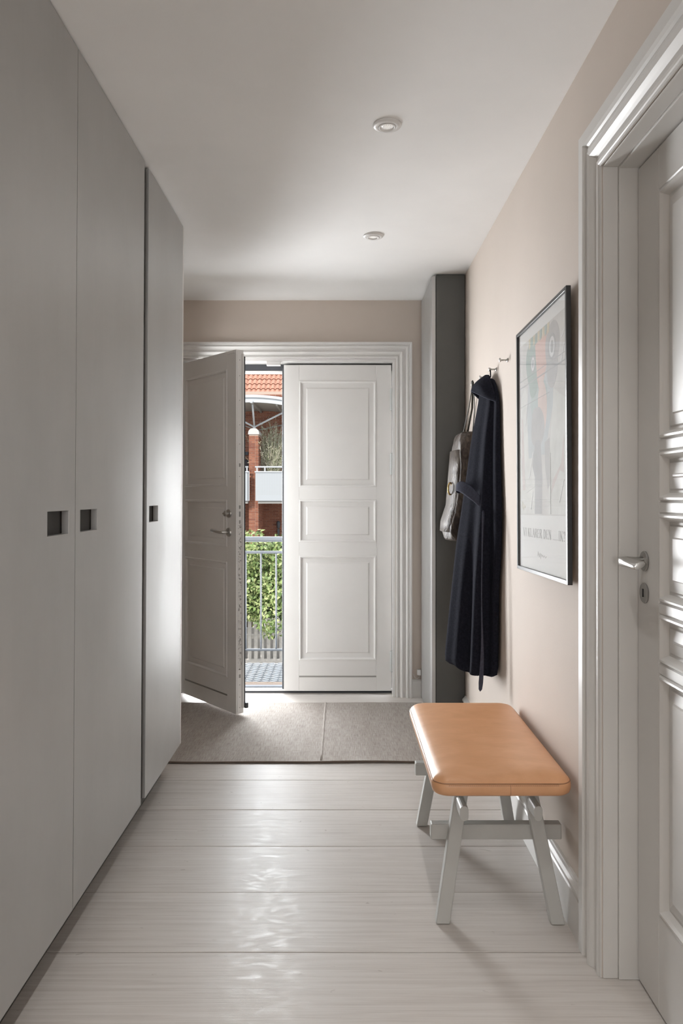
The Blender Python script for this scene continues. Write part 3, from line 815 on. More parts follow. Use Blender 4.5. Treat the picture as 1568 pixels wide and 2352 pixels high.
# ------------------------------------------------------------------ bag behind the robe
bgp = empty('shoulder_bag', (0.60, 3.79, 1.037)); tag(bgp, 'brown-grey crumpled leather bag hanging beside the dark bathrobe', 'bag')
def BG(p): return (p[0]-0.60, p[1]-3.79, p[2]-1.037)
BL = [(1.037,0.532,3.70,3.92),(1.050,0.522,3.68,3.94),(1.086,0.514,3.67,3.96),(1.137,0.518,3.66,3.97),(1.22,0.545,3.66,3.97),(1.31,0.553,3.66,3.97),(1.41,0.560,3.66,3.96),(1.50,0.566,3.66,3.95),(1.55,0.574,3.67,3.94),(1.585,0.588,3.68,3.93),(1.597,0.600,3.70,3.91)]
BL = [(z, min(xl*1.022, 0.62), ya+0.085, yb+0.085) for z, xl, ya, yb in BL]
rr = []
for z, xl, ya, yb in BL:
    ring = []
    xc = (xl+XR-0.008)/2; hw = (XR-0.008-xl)/2; yc = (ya+yb)/2; hy = (yb-ya)/2
    for k in range(40):
        q = 2*math.pi*k/40; c, s_ = math.cos(q), math.sin(q)
        x = xc+hw*math.copysign(abs(c)**0.55, c); y = yc+hy*math.copysign(abs(s_)**0.55, s_)
        wob = 0.006*math.sin(q*5+z*31)+0.004*math.sin(q*9-z*47)
        if x < XR-0.02: x += wob
        ring.append(BG((min(x, XR-0.006), y+wob*0.6, z)))
    rr.append(ring)
bo = MB().loft(rr).build('bag_body', M['bag'], bgp, smooth=True, subsurf=1)
# front pocket layer and piping
rr = []
for z, xl, ya, yb in BL[2:8]:
    ring = []
    for k in range(20):
        q = math.pi*0.62+math.pi*0.76*k/19; c, s_ = math.cos(q), math.sin(q)
        xc = (xl+XR-0.008)/2; hw = (XR-0.008-xl)/2+0.009; yc = (ya+yb)/2; hy = (yb-ya)/2*0.92
        ring.append(BG((xc+hw*math.copysign(abs(c)**0.55, c), yc+hy*math.copysign(abs(s_)**0.55, s_), z)))
    rr.append(ring)
MB().loft(rr, False, False, False).build('pocket', M['bag'], bgp, smooth=True, solid=0.006)
MB().tube([BG(p) for p in ((0.660, 3.80, 1.590), (0.668, 3.79, 1.72), (0.660, 3.786, 1.838), (0.655, 3.789, 1.845), (0.660, 3.793, 1.838), (0.668, 3.86, 1.72), (0.660, 3.97, 1.590))], 0.0075, 8, flat=0.35).build('strap', M['strap'], bgp, smooth=True)
MB().tube([BG(p) for p in ((0.612, 3.79, 1.590), (0.640, 3.785, 1.72), (0.657, 3.784, 1.836), (0.653, 3.789, 1.842))], 0.0075, 8, flat=0.35).build('strap', M['strap'], bgp, smooth=True)
ringp = [BG((0.553+0.012*math.cos(q)-0.004, 3.82+0.012*math.cos(q), 1.305+0.030*math.sin(q))) for q in [2*math.pi*k/24 for k in range(25)]]
MB().tube(ringp, 0.0042, 8, caps=False).build('brass_ring', M['brass'], bgp, smooth=True)

# ------------------------------------------------------------------ framed poster
PW, PH = 0.632, 0.876
pf = empty('framed_poster', (0.655, 2.817, 0.999), (0, -0.019, R(-90)))
tag(pf, 'black-framed abstract poster in pale colours with Danish text, on the right wall', 'picture')
fw, ft = 0.0125, 0.0145
MB().box(0, 0, 0, fw, ft, PH).build('frame_side', M['frame'], pf, bevel=0.0008)
MB().box(PW-fw, 0, 0, PW, ft, PH).build('frame_side', M['frame'], pf, bevel=0.0008)
MB().box(fw, 0, 0, PW-fw, ft, fw).build('frame_rail', M['frame'], pf, bevel=0.0008)
MB().box(fw, 0, PH-fw, PW-fw, ft, PH).build('frame_rail', M['frame'], pf, bevel=0.0008)
MB().box(fw*0.6, 0.0085, fw*0.6, PW-fw*0.6, 0.0135, PH-fw*0.6).build('paper', M['paper'], pf)
MB().box(fw*0.8, 0.0040, fw*0.8, PW-fw*0.8, 0.0055, PH-fw*0.8).build('glass', M['glass'], pf)
MB().box(0.10, 0.0145, PH-0.10, PW-0.10, 0.0295, PH-0.06).build('hanging_batten', M['frame'], pf)
prt = [0]
def ink(name, col, rough=0.7, var=0.10, scale=9):
    return simple(name, col, rough, var=var, scale=scale)
def printed(poly, mat, name='print', parent=None):
    prt[0] += 1
    y = 0.0084 - 0.00002*prt[0]
    return MB().prism(poly, lambda a, b, l: (a, l, b), y, 0.0086).build(name, mat, parent or pf)
def blob(cx, cy, rx, ry_, n=28, wob=0.0, ph=0.0):
    return [(cx+rx*(1+wob*math.sin(3*q+ph))*math.cos(q), cy+ry_*(1+wob*math.sin(2*q+ph))*math.sin(q)) for q in [2*math.pi*k/n for k in range(n)]]
PG = (0.62, 0.615, 0.60)
I = {k: ink('ink '+k, c if k == 'text' else tuple(a*0.95+b*0.05 for a, b in zip(c, PG))) for k, c in dict(ground=(0.60,0.595,0.575), pale=(0.66,0.67,0.64), teal=(0.42,0.50,0.49), green=(0.33,0.42,0.39), grey=(0.46,0.46,0.46), dgrey=(0.40,0.41,0.42),
     pink=(0.66,0.53,0.49), coral=(0.66,0.46,0.41), ochre=(0.60,0.54,0.38), dark=(0.22,0.24,0.25), white=(0.72,0.73,0.73), rose=(0.63,0.56,0.54), text=(0.33,0.33,0.325), blue=(0.50,0.545,0.56)).items()}
A0, A1, B0, B1 = 0.022, PW-0.022, 0.200, 0.822
printed([(A0,B0),(A1,B0),(A1,B1),(A0,B1)], I['ground'])
printed([(0.03,0.205),(0.30,0.205),(0.27,0.50),(0.10,0.66),(0.03,0.62)], I['pale'])
printed([(0.40,0.205),(0.60,0.205),(0.60,0.55),(0.47,0.60),(0.42,0.42)], I['pale'])
printed([(0.15,0.40),(0.36,0.40),(0.46,0.55),(0.47,0.72),(0.16,0.74),(0.13,0.55)], I['blue'])        # body
printed(blob(0.29,0.575,0.105,0.085,wob=0.1), I['teal'])
printed(blob(0.33,0.55,0.055,0.10,wob=0.12,ph=1), I['pink'])
printed(blob(0.27,0.50,0.085,0.075,wob=0.1,ph=2), I['grey'])
printed([(0.23,0.205),(0.325,0.205),(0.33,0.33),(0.31,0.45),(0.25,0.46),(0.20,0.37),(0.235,0.33)], I['dgrey'])   # trunk
printed([(0.36,0.44),(0.42,0.45),(0.42,0.30),(0.395,0.285),(0.365,0.36)], I['grey'])
printed([(0.435,0.27),(0.53,0.34),(0.575,0.33),(0.575,0.45),(0.545,0.36),(0.45,0.31)], I['rose'])
printed([(0.06,0.29),(0.10,0.29),(0.085,0.42),(0.07,0.55),(0.05,0.55),(0.045,0.40)], I['rose'])
printed(blob(0.205,0.735,0.085,0.085,wob=0.06), I['green'])
printed(blob(0.225,0.70,0.07,0.10,wob=0.08,ph=1), I['green'])
printed([(0.245,0.785),(0.40,0.80),(0.43,0.74),(0.37,0.665),(0.31,0.60),(0.27,0.66)], I['coral'])
printed([(0.29,0.665),(0.35,0.66),(0.36,0.60),(0.31,0.585)], I['pink'])
printed(blob(0.455,0.735,0.080,0.080,wob=0.05), I['grey'])
printed(blob(0.45,0.70,0.065,0.10,wob=0.05,ph=2), I['grey'])
for k in range(9):
    u = 0.16+0.030*k
    printed([(u,0.785),(u+0.021,0.790),(u+0.024,0.821),(u+0.001,0.821)], I['ochre'] if k % 2 == 0 else I['green'])
for (cu_, cv, s_) in ((0.215, 0.725, 0.030), (0.452, 0.735, 0.042)):
    printed(blob(cu_, cv, s_, s_), I['dgrey']); printed(blob(cu_, cv, s_*0.72, s_*0.78), I['white']); printed(blob(cu_+0.002, cv, s_*0.38, s_*0.48), I['dgrey'])
for (u0_, v0_, u1_, v1_, w_) in ((0.54,0.66,0.58,0.72,0.010),(0.55,0.74,0.60,0.77,0.010),(0.10,0.52,0.13,0.60,0.012),(0.15,0.33,0.21,0.42,0.012),(0.12,0.28,0.24,0.30,0.004),(0.52,0.24,0.57,0.31,0.008),(0.17,0.22,0.20,0.28,0.012)):
    printed([(u0_,v0_),(u0_+w_,v0_),(u1_+w_,v1_),(u1_,v1_)], I['white'])
for (u0_, v0_, u1_, v1_) in ((0.025,0.665,0.60,0.668),(0.025,0.69,0.60,0.691),(0.025,0.595,0.42,0.5955),(0.43,0.205,0.4305,0.40)):
    printed([(u0_,v0_),(u1_,v0_),(u1_,v1_+0.0008),(u0_,v1_+0.0008)], I['dgrey'])
# lettering, narrow serif capitals drawn as strokes
def stroke(m, p, q, w_, y):
    p = Vector(p); q = Vector(q); d = (q-p).normalized(); n = Vector((-d.y, d.x))*w_/2
    c = [p-n, q-n, q+n, p+n]
    m.prism([(a.x, a.y) for a in c], lambda a, b, l: (a, l, b), y, 0.0086)
def glyph(ch, w_, h):
    T, N, S = 0.17*w_+0.0008, 0.0011, 0.0013       # thick, thin, serif
    L = []
    def st_(a, b, c, d, k): L.append(((a*w_, b*h), (c*w_, d*h), k))
    def serif(x, y, half=0.16): L.append((((x-half)*w_, y*h+(0.0006 if y < 0.5 else -0.0006)), ((x+half)*w_, y*h+(0.0006 if y < 0.5 else -0.0006)), S))
    if ch == 'V': st_(0.08,1,0.5,0,T); st_(0.92,1,0.5,0,N); serif(0.10,1); serif(0.90,1)
    if ch == 'I': st_(0.5,0,0.5,1,T); serif(0.5,0,0.3); serif(0.5,1,0.3)
    if ch == 'K': st_(0.2,0,0.2,1,T); st_(0.2,0.42,0.85,1,N); st_(0.38,0.56,0.88,0,T); serif(0.2,0); serif(0.2,1); serif(0.85,1); serif(0.88,0)
    if ch == 'L': st_(0.25,0,0.25,1,T); st_(0.25,0.02,0.88,0.02,N); st_(0.88,0,0.88,0.25,N); serif(0.25,1)
    if ch == 'A': st_(0.5,1,0.1,0,N); st_(0.5,1,0.88,0,T); st_(0.27,0.36,0.72,0.36,N); serif(0.1,0); serif(0.88,0)
    if ch == 'R': st_(0.2,0,0.2,1,T); st_(0.2,0.98,0.6,0.98,N); st_(0.6,0.98,0.78,0.86,T*0.8); st_(0.78,0.88,0.78,0.64,T); st_(0.78,0.66,0.58,0.53,T*0.8); st_(0.6,0.53,0.2,0.53,N); st_(0.5,0.53,0.9,0,T); serif(0.2,0); serif(0.92,0,0.1)
    if ch == 'E': st_(0.22,0,0.22,1,T); st_(0.22,0.98,0.82,0.98,N); st_(0.22,0.52,0.66,0.52,N); st_(0.22,0.02,0.88,0.02,N); st_(0.82,1,0.82,0.78,N); st_(0.88,0,0.88,0.24,N); st_(0.66,0.42,0.66,0.62,N)
    if ch == 'D': st_(0.2,0,0.2,1,T); st_(0.2,0.98,0.55,0.98,N); st_(0.53,0.98,0.83,0.72,T*0.8); st_(0.83,0.76,0.83,0.26,T); st_(0.83,0.28,0.53,0.02,T*0.8); st_(0.55,0.02,0.2,0.02,N); serif(0.2,0,0.12); serif(0.2,1,0.12)
    if ch == 'N': st_(0.15,0,0.15,1,N); st_(0.15,1,0.85,0,T); st_(0.85,0,0.85,1,N); serif(0.15,0); serif(0.12,1); serif(0.85,1)
    if ch == '.': st_(0.4,0.0,0.4,0.10,T)
    if ch == '?': st_(0.2,0.78,0.3,0.95,T*0.7); st_(0.28,0.97,0.6,0.97,N); st_(0.58,0.97,0.72,0.82,T); st_(0.72,0.84,0.66,0.62,T); st_(0.68,0.64,0.46,0.42,N); st_(0.46,0.44,0.46,0.26,N); st_(0.46,0,0.46,0.11,T)
    return L
txt = 'VI KLARER DEN ....IK?'
adv = {'I':0.62, ' ':0.50, '.':0.46, 'L':0.92, '?':0.8, 'E':0.92}
tot = sum(adv.get(c, 1.0) for c in txt); unit = 0.522/tot; u = 0.066; th = 0.0300
tm = MB()
for c in txt:
    a = adv.get(c, 1.0)*unit
    for p, q, k in glyph(c, a*0.92, th): stroke(tm, (u+p[0], 0.124+p[1]), (u+q[0], 0.124+q[1]), k, 0.00805)
    u += a
tm.build('lettering', I['text'], pf, kind='stuff')
sg = MB()
sp_ = [(0.265,0.062),(0.272,0.078),(0.278,0.062),(0.284,0.072),(0.290,0.060),(0.300,0.074),(0.304,0.055),(0.312,0.072),(0.322,0.063),(0.330,0.070),(0.340,0.062),(0.352,0.069),(0.364,0.061),(0.378,0.068)]
for a, b in zip(sp_[:-1], sp_[1:]): stroke(sg, a, b, 0.0013, 0.00805)
sg.build('signature', I['text'], pf)
sg = MB()
sp_ = [(0.045,0.228),(0.055,0.250),(0.060,0.222),(0.070,0.245),(0.074,0.218),(0.086,0.238),(0.095,0.225),(0.106,0.236)]
for a, b in zip(sp_[:-1], sp_[1:]): stroke(sg, a, b, 0.0016, 0.00795)
sg.build('signature', I['ochre'], pf)

# ------------------------------------------------------------------ small adapter on the back wall
ad = empty('plug_adapter', (0.484, YB, 0.14)); tag(ad, 'small white plug adapter with a short cable above the back baseboard', 'adapter')
MB().box(-0.0125, -0.030, 0.002, 0.0235-0.0125, -0.0006, 0.037).build('housing', M['plastic'], ad, bevel=0.003)
MB().tube([(0.004, -0.018, 0.003), (0.0, -0.020, -0.010), (-0.012, -0.020, -0.0195), (-0.024, -0.017, -0.016), (-0.032, -0.010, -0.003), (-0.033, -0.006, 0.006)], 0.0016, 8).build('cable', M['plastic'], ad, smooth=True)

# ------------------------------------------------------------------ outside: landing
la = empty('landing', (-0.3, 5.3, -0.12)); tag(la, 'grey expanded-metal landing outside the entrance door', 'landing')
MB().box(-1.3, -0.35, 0, 1.3, 0.46, 0.105).build('deck_plate', M['gratebase'], la)
gm = MB()
def clip_line(p, q, xmin, xmax, ymin, ymax):
    (x0_, y0_), (x1_, y1_) = p, q; t0_, t1_ = 0.0, 1.0
    for d, a, lo, hi in ((x1_-x0_, x0_, xmin, xmax), (y1_-y0_, y0_, ymin, ymax)):
        ta, tb = (lo-a)/d, (hi-a)/d
        if ta > tb: ta, tb = tb, ta
        t0_, t1_ = max(t0_, ta), min(t1_, tb)
    return None if t0_ >= t1_ else ((x0_+(x1_-x0_)*t0_, y0_+(y1_-y0_)*t0_), (x0_+(x1_-x0_)*t1_, y0_+(y1_-y0_)*t1_))
for sgn in (1, -1):
    for k in range(-40, 70):
        c = clip_line((-1.3, -0.35+0.052*k), (1.3, -0.35+0.052*k+sgn*2.6*0.45), -1.28, 1.28, -0.34, 0.45)
        if c:
            (xa, ya), (xb, yb) = c; w_ = 0.0035
            gm.hexa([(xa,ya-w_,0.104),(xb,yb-w_,0.104),(xb,yb+w_,0.104),(xa,ya+w_,0.104)], [(xa,ya-w_,0.112),(xb,yb-w_,0.112),(xb,yb+w_,0.112),(xa,ya+w_,0.112)])
gm.build('grating', M['grate'], la, kind='stuff')
cm = MB().box(-1.02, 4.965, -0.008, 0.25, 5.085, 0.012).build('doormat', M['coir'], None, bevel=0.004); tag(cm, 'narrow brown coir doormat outside the entrance threshold', 'doormat')
ra = empty('balcony_railing', (-0.3, 5.725, -0.02)); tag(ra, 'galvanised steel railing with round bars outside the door', 'railing')
MB().tube([(-1.5, 0, 0.957), (1.5, 0, 0.957)], 0.0205, 16).build('handrail', M['galv'], ra, smooth=True)
MB().tube([(-1.5, 0, 0.858), (1.5, 0, 0.858)], 0.0105, 12).build('rail', M['galv'], ra, smooth=True)
MB().tube([(-1.5, 0, 0.116), (1.5, 0, 0.116)], 0.0095, 12).build('rail', M['galv'], ra, smooth=True)
me_b = MB().tube([(0, 0, 0.116), (0, 0, 0.858)], 0.0062, 8).mesh('baluster'); me_b.materials.append(M['galv'])
for p in me_b.polygons: p.use_smooth = True
for k in range(-9, 13):
    o = wrap('baluster', me_b, ra); o.location = (-0.731+0.3+0.1155*k, 0, 0)
for x in (-1.45, 1.45):
    MB().tube([(x, 0, -0.05), (x, 0, 0.957)], 0.018, 12).build('post', M['galv'], ra, smooth=True)

# ------------------------------------------------------------------ outside: fence, shrubs, ground
GZ = -1.55
gr = MB().box(-40, 5.9, GZ-0.3, 30, 60, GZ).build('ground', M['earth']); structure(gr, 'pale courtyard ground between the houses', 'ground')
fe = empty('picket_fence', (-1.8, 12.0, GZ)); tag(fe, 'weathered white picket fence below the green shrub', 'fence')
pk = MB().box(-0.028, -0.011, 0.20, 0.028, 0.011, 0.86)
pk.prism([(-0.028,0.86),(0.028,0.86),(0.0,0.90)], lambda a, b, l: (a, l, b), -0.011, 0.011)
pk_me = pk.mesh('picket'); pk_me.materials.append(M['picket'])
for k in range(-22, 22):
    o = wrap('picket', pk_me, fe); o.location = (0.03+0.1006*k, -0.022, rng.uniform(-0.01, 0.01))
MB().box(-2.3, -0.010, 0.535, 2.3, 0.022, 0.605).build('fence_rail', M['picket'], fe)
MB().box(-2.3, -0.036, 0.155, 2.3, 0.022, 0.215).build('base_board', M['picket'], fe)
MB().box(-2.3, 0.25, 0.0, 2.3, 0.30, 0.66).build('back_board', M['picket'], fe)
MB().box(-2.3, -0.020, 0.0, 2.3, 0.02, 0.155).build('plinth', M['stone'], fe)

def leaf_cloud(n, sampler, size, normal_bias):
    V = []; F = []
    for i in range(n):
        c = sampler()
        L = size*random.uniform(0.7, 1.35); Wd = L*random.uniform(0.45, 0.62)
        d = Vector((random.gauss(0,1), random.gauss(0,1)-0.25, random.gauss(0,0.8)-0.35)).normalized()
        nn = (Vector(normal_bias)+Vector((random.gauss(0,0.7), random.gauss(0,0.7), random.gauss(0,0.7)))).normalized()
        s_ = d.cross(nn)
        if s_.length < 1e-3: continue
        s_.normalize(); up = s_.cross(d)
        c = Vector(c); b = len(V)
        V += [c, c+d*L*0.35+s_*Wd*0.5+up*0.1*Wd, c+d*L, c+d*L*0.35-s_*Wd*0.5+up*0.1*Wd, c+d*L*0.55]
        F += [(b, b+1, b+4), (b+1, b+2, b+4), (b+2, b+3, b+4), (b+3, b, b+4)]
    return V, F
def shrub(name, label, base, spheres, n, size, mat, group=None):
    r = empty(name, base); tag(r, label, 'shrub', group)
    B = Vector(base)
    wts = [s_[3]**2 for s_ in spheres]
    def samp():
        s_ = random.choices(spheres, wts)[0]
        d = Vector((random.gauss(0,1), random.gauss(0,1)-0.5, random.gauss(0,1))).normalized()
        return Vector(s_[:3])-B+d*s_[3]*random.uniform(0.72, 1.05)*Vector((1,0.7,1)).length/1.58
    V, F = leaf_cloud(n, samp, size, (0.0, -0.5, 0.75))
    MB().add(V, F).build('foliage', mat, r, recalc=False, kind='stuff')
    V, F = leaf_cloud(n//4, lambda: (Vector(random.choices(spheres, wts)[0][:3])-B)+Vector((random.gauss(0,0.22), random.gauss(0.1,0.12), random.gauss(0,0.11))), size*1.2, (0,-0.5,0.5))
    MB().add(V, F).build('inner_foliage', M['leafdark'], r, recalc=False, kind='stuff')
    for k in range(5):
        s_ = random.choice(spheres); e = Vector(s_[:3])-B
        MB().tube([(e.x*0.1+0.03*k-0.06, 0, 0), (e.x*0.15+0.03*k-0.06, 0, 0.9), (e.x*0.6, e.y*0.6, (e.z+1.0)*0.55), tuple(e)], [0.03, 0.025, 0.018, 0.008], 8).build('stem', M['twig'], r, smooth=True)
    return r
sph = []
for x in np.arange(-2.9, -0.3, 0.28):
    for z in (-0.32, -0.04, 0.20, 0.42):
        if z > 0.3 and (x > -0.55): continue
        sph.append((x+random.uniform(-.1,.1), 11.2+random.uniform(-.25,.25)+0.25*z, z-0.03+random.uniform(-.12,.12)-(0.10 if x < -1.45 and z > 0.3 else 0)-(0.10 if x > -1.15 and z < -0.2 else 0), 0.30))
shrub('garden_shrub', 'dense sunlit green shrub growing over the picket fence', (-1.6, 12.45, GZ), sph, 19000, 0.072, M['leaf'])
sph2 = [(-3.72, 24.6, 0.0, 0.42), (-3.62, 24.6, -0.5, 0.5), (-3.98, 24.6, -0.1, 0.5), (-4.2, 24.7, -0.6, 0.5), (-3.8, 24.6, -0.95, 0.5)]
fb = shrub('flowering_bush', 'small dark flowering bush with white blossoms by the brick pillar', (-3.75, 24.8, GZ), sph2, 1300, 0.085, M['leafdark'])
fm = MB()
for k in range(70):
    s_ = random.choice(sph2); d = Vector((random.gauss(0,1), -abs(random.gauss(0,1))-0.3, random.gauss(0,1))).normalized()
    p = Vector(s_[:3])+d*s_[3]-Vector((-3.75, 24.8, GZ))
    fm.lathe([(0.004,-0.02),(0.035,0.0),(0.028,0.02),(0.004,0.03)], tuple(p), 'z', 6)
fm.build('blossoms', M['petal'], fb, kind='stuff')

# ------------------------------------------------------------------ outside: apartment building
ab = empty('apartment_building', (-3.2, 30.0, GZ)); tag(ab, 'red brick apartment building with tiled roof, arched canopy and white balconies', 'building')
def A(x, y, z): return (x+3.2, y-30.0, z-GZ)
def abox(x0, y0, z0, x1, y1, z1, m=None):
    m = m or MB(); a = A(x0, y0, z0); b = A(x1, y1, z1); return m.box(*a, *b)
abox(-10.5, 30.02, GZ, 3.0, 30.6, 5.4).build('mortar_wall', M['mortar'], ab)
bm_ = MB()
nrow = int((5.35-GZ)/0.067)
for r_ in range(nrow):
    z = GZ+0.067*r_+0.006
    off = 0.0 if r_ % 2 else 0.12
    for c in range(28):
        x = -7.2+0.24*c+off+rng.uniform(-.002,.002)
        abox(x, 30.006+rng.uniform(-.003,.003), z, x+0.227, 30.03, z+0.054, bm_)
bm_.build('bricks', M['brick'], ab, kind='stuff')
# pillar : lower fin up to the balcony, free-standing above
pm = MB(); px0, px1 = -3.465, -3.10
abox(px0+0.01, 28.01, GZ, px1-0.01, 30.02, 1.2, pm); abox(px0+0.01, 28.01, 1.2, px1-0.01, 28.99, 3.53, pm)
pm.build('pillar_core', M['mortar'], ab)
pb = MB()
for r_ in range(int((3.53-GZ)/0.067)):
    z = GZ+0.067*r_+0.006
    cuts = [px0, px0+0.113, px0+0.24, px1] if r_ % 2 else [px0, px0+0.24, px0+0.353, px1]
    for a, b in zip(cuts[:-1], cuts[1:]):
        if b-a > 0.03: abox(a+0.006, 27.998, z, b-0.006 if b < px1 else b+0.0, 28.05, z+0.054, pb)
    yend = 30.0 if z < 1.2 else 28.99
    y = 28.06 if r_ % 2 else 28.06+0.12
    if not r_ % 2: abox(px1-0.05, 28.06, z, px1, 28.168, z+0.054, pb)
    while y < yend-0.05:
        abox(px1-0.05, y, z, px1, min(y+0.227, yend), z+0.054, pb); y += 0.24
pb.build('pillar_bricks', M['brick'], ab, kind='stuff')
# domed stone cap
cap = []
for k in range(13):
    q = math.pi*k/12; cap.append((-3.2825+0.205*math.cos(q), 3.545+0.22*math.sin(q)**0.8))
cap = [(-3.2825+0.205, 3.53)]+cap+[(-3.2825-0.205, 3.53)]
MB().prism(cap, lambda a, b, l: A(a, l, b), 27.97, 29.02).build('pillar_cap', M['stone'], ab)
node = (-3.255, 28.0, 3.80)
for q in ((-3.24, 27.25, 4.60), (-4.35, 27.6, 4.36), (-1.75, 27.6, 4.50)):
    MB().tube([A(*node), A(*q)], 0.036, 12).build('strut', M['extwhite'], ab, smooth=True)
MB().lathe([(0.01,-0.05),(0.06,-0.02),(0.06,0.03),(0.01,0.05)], A(*node), 'z', 14).build('strut_joint', M['extwhite'], ab, smooth=True)
for q in ((-4.3, 29.9, 4.2), (-1.7, 29.9, 4.2)):
    MB().tube([A(-3.25, 28.9, 3.75), A(*q)], 0.025, 10).build('strut', M['soffit'], ab, smooth=True)
# arched canopy
def arc(x, z0, rad=6.6): return z0 - (rad-math.sqrt(rad*rad-(x+3.25)**2))
xs = np.linspace(-5.75, -0.75, 40)
def arcband(y0, y1, zb, zt, name, mat):
    rr = []
    for x in xs: rr.append([A(x, y0, arc(x, zb)), A(x, y1, arc(x, zb)), A(x, y1, arc(x, zt)), A(x, y0, arc(x, zt))])
    MB().loft(rr).build(name, mat, ab)
arcband(27.0, 27.12, 4.60, 4.84, 'canopy_fascia', M['extwhite'])
arcband(26.94, 27.0, 4.77, 4.865, 'canopy_gutter', M['extwhite'])
arcband(27.12, 30.0, 4.62, 4.80, 'canopy_soffit', M['soffit'])
for x in (-5.0, -4.1, -3.22, -2.35, -1.5):
    MB().hexa([A(x-0.035,27.12,arc(x,4.55)),A(x+0.035,27.12,arc(x,4.55)),A(x+0.035,30.0,arc(x,4.55)),A(x-0.035,30.0,arc(x,4.55))],
              [A(x-0.035,27.12,arc(x,4.63)),A(x+0.035,27.12,arc(x,4.63)),A(x+0.035,30.0,arc(x,4.63)),A(x-0.035,30.0,arc(x,4.63))]).build('canopy_rib', M['soffit'], ab)
MB().lathe([(0.01,-0.06),(0.06,-0.05),(0.06,0.05),(0.01,0.06)], A(-3.24, 26.95, 4.62), 'y', 14).build('strut_joint', M['extwhite'], ab)
# tiled roof
ZR0, YR0 = 5.05, 30.35
slope = R(45)
rfm = MB(); rfm.hexa([A(-8.5,YR0,ZR0-0.12),A(2.0,YR0,ZR0-0.12),A(2.0,YR0+4.0,ZR0+3.88),A(-8.5,YR0+4.0,ZR0+3.88)], [A(-8.5,YR0,ZR0-0.04),A(2.0,YR0,ZR0-0.04),A(2.0,YR0+4.0,ZR0+3.96),A(-8.5,YR0+4.0,ZR0+3.96)])
rfm.build('roof_deck', M['underfloor'], ab)
tw, tl = 0.192, 0.40
tlm = MB(); rr = []
for v_, lift in ((0.0, 0.052), (tl, 0.0)):
    top, bot = [], []
    for k in range(13):
        s_ = k/12; x = -tw/2*1.06+tw*1.06*s_
        zz = 0.055*math.sin(math.pi*min(1, s_*1.28))**0.9 if s_ < 0.78 else -0.012*math.sin(math.pi*(s_-0.78)/0.22)
        top.append((x, v_, zz+lift)); bot.append((x, v_, zz+lift-0.014))
    rr.append(top+bot[::-1])
tlm.loft(rr)
tile_me = tlm.mesh('roof_tile'); tile_me.materials.append(M['tile'])
for p in tile_me.polygons: p.use_smooth = False
ncol, nrw = 33, 9
for r_ in range(nrw):
    for c in range(ncol):
        o = wrap('roof_tile', tile_me, ab)
        s_ = 0.33*r_
        o.location = A(-6.45+tw*c, YR0+s_*math.cos(slope)-0.03, ZR0+s_*math.sin(slope)+0.05)
        o.rotation_euler = (slope, 0, 0)
s_ = 0.33*5.75
MB().tube([A(-3.42, YR0+1.10, ZR0+1.28), A(-3.42, YR0+1.42, ZR0+1.28)], 0.085, 16).build('vent_pipe', M['tile'], ab, smooth=True)
MB().lathe([(0.001,0.0),(0.062,0.0),(0.062,-0.004),(0.001,-0.004)], A(-3.42, YR0+1.098, ZR0+1.28), 'y', 16).build('vent_opening', M['black'], ab)
# balconies
def balcony(x0, x1, posts):
    abox(x0, 27.66, 1.06, x1, 27.70, 2.105).build('balcony_panel', M['perf'], ab)
    abox(x0-0.03, 27.63, 2.105, x1+0.03, 27.74, 2.15).build('balcony_rail', M['extwhite'], ab)
    MB().tube([A(x0-0.02, 27.68, 2.305), A(x1+0.02, 27.68, 2.305)], 0.032, 12).build('balcony_rail', M['extwhite'], ab, smooth=True)
    for p in posts: abox(p-0.022, 27.66, 2.15, p+0.022, 27.70, 2.30).build('balcony_post', M['extwhite'], ab)
    # perforation rows
    pf_ = MB()
    zs = np.arange(1.30, 2.06, 0.052)
    for z in zs:
        for x in np.arange(max(x0, -4.3)+0.08, min(x1, -1.2)-0.05, 0.062):
            a = A(x-0.009, 27.6585, z-0.008); b = A(x+0.009, 27.6598, z+0.008)
            pf_.box(*a, *b)
    pf_.build('perforations', M['soffit'], ab, kind='stuff')
balcony(-6.6, -3.46, (-6.4, -5.0, -3.72, -3.49))
balcony(-3.175, 0.8, (-3.12, -2.83, -1.6, 0.5))
abox(-3.435, 27.66, 1.06, -3.40, 27.70, 2.15).build('balcony_post', M['extwhite'], ab)
abox(-6.6, 27.72, 0.96, -3.47, 30.0, 1.08).build('balcony_slab', M['soffit'], ab)
abox(-3.09, 27.72, 0.96, 0.8, 30.0, 1.08).build('balcony_slab', M['soffit'], ab)
# wall fittings
abox(-3.93, 29.85, 2.86, -3.72, 30.0, 2.98).build('wall_lamp', M['grill'], ab)
m_ = MB().lathe([(0.01,-0.16),(0.055,-0.14),(0.075,0.0),(0.075,0.10),(0.03,0.14)], A(-2.52, 29.85, 0.10), 'z', 14); m_.build('wall_lamp', M['galv'], ab, smooth=True)
abox(-2.56, 29.88, -0.35, -2.48, 30.0, -0.08).build('wall_lamp_bracket', M['galv'], ab)

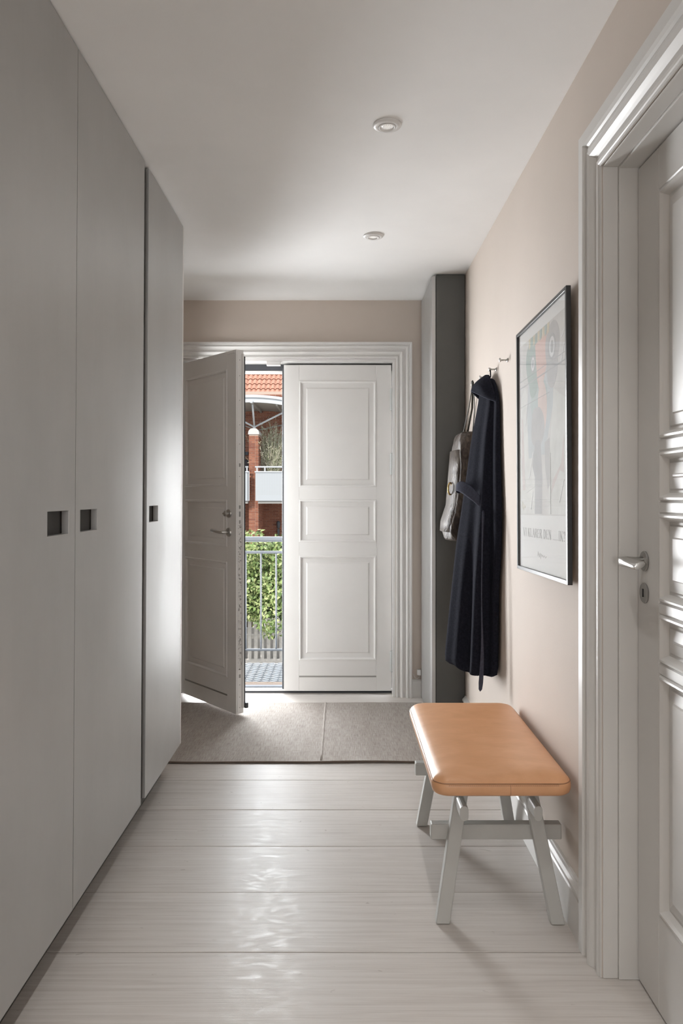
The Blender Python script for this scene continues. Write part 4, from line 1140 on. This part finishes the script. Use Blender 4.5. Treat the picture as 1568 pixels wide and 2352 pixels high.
# barbecue on the opposite balcony
bq = empty('barbecue', (-3.87, 29.2, 1.08)); tag(bq, 'black covered barbecue on the balcony opposite, left of the brick pillar', 'barbecue')
MB().lathe([(0.30,0.0),(0.30,0.55),(0.34,0.60),(0.34,1.34),(0.325,1.47),(0.27,1.545),(0.15,1.58),(0.01,1.59)], (0,0,0), 'z', 28).build('cover', M['grill'], bq, smooth=True)
MB().lathe([(0.001,-0.345),(0.04,-0.345),(0.04,-0.335),(0.001,-0.335)], (0.12,0.02,1.30), 'y', 12).build('badge', M['petal'], bq)
# black dish lamp in the bush
# feathery plant on the opposite balcony
fg = empty('potted_grass', (-2.72, 28.9, 1.08)); tag(fg, 'tall feathery plant on the balcony opposite, right of the brick pillar', 'plant')
MB().lathe([(0.20,0.0),(0.26,0.45),(0.28,0.50),(0.25,0.50),(0.22,0.42)], (0,0,0), 'z', 20).build('pot', M['soffit'], fg, smooth=True)
V, F = [], []
for k in range(300):
    a = random.uniform(0, 2*math.pi); lean = abs(random.gauss(0, 0.22)); L = random.uniform(0.9, 2.35)*(1-0.35*min(1, lean))
    d = Vector((math.cos(a)*lean, math.sin(a)*lean, 1)).normalized()
    base_ = Vector((random.gauss(-0.02, 0.13), random.gauss(0, 0.1), 0.5+random.uniform(0, 0.5)))
    s_ = d.cross(Vector((random.gauss(0,0.4), 1, 0))).normalized()
    pts = [base_+d*L*q+Vector((math.cos(a), math.sin(a), -0.3))*0.35*lean*q*q*L for q in (0, 0.35, 0.7, 1.0)]
    wd = [0.006, 0.006, 0.005, 0.002]
    b = len(V)
    for p, w_ in zip(pts, wd): V += [p-s_*w_, p+s_*w_]
    for i in range(3): F.append((b+2*i, b+2*i+1, b+2*i+3, b+2*i+2))
    for q in range(13):
        tq = random.uniform(0.35, 1.0); p = pts[0].lerp(pts[3], tq)
        d2_ = (d+Vector((random.gauss(0,0.6), random.gauss(0,0.6), random.gauss(0,0.4)))).normalized()
        s2 = d2_.cross(Vector((0,1,0.1))).normalized(); b = len(V)
        l2 = random.uniform(0.05, 0.13)
        V += [p, p+d2_*l2*0.5+s2*0.010, p+d2_*l2, p+d2_*l2*0.5-s2*0.010]; F.append((b, b+1, b+2, b+3))
MB().add(V, F).build('foliage', M['feather'], fg, recalc=False, kind='stuff')
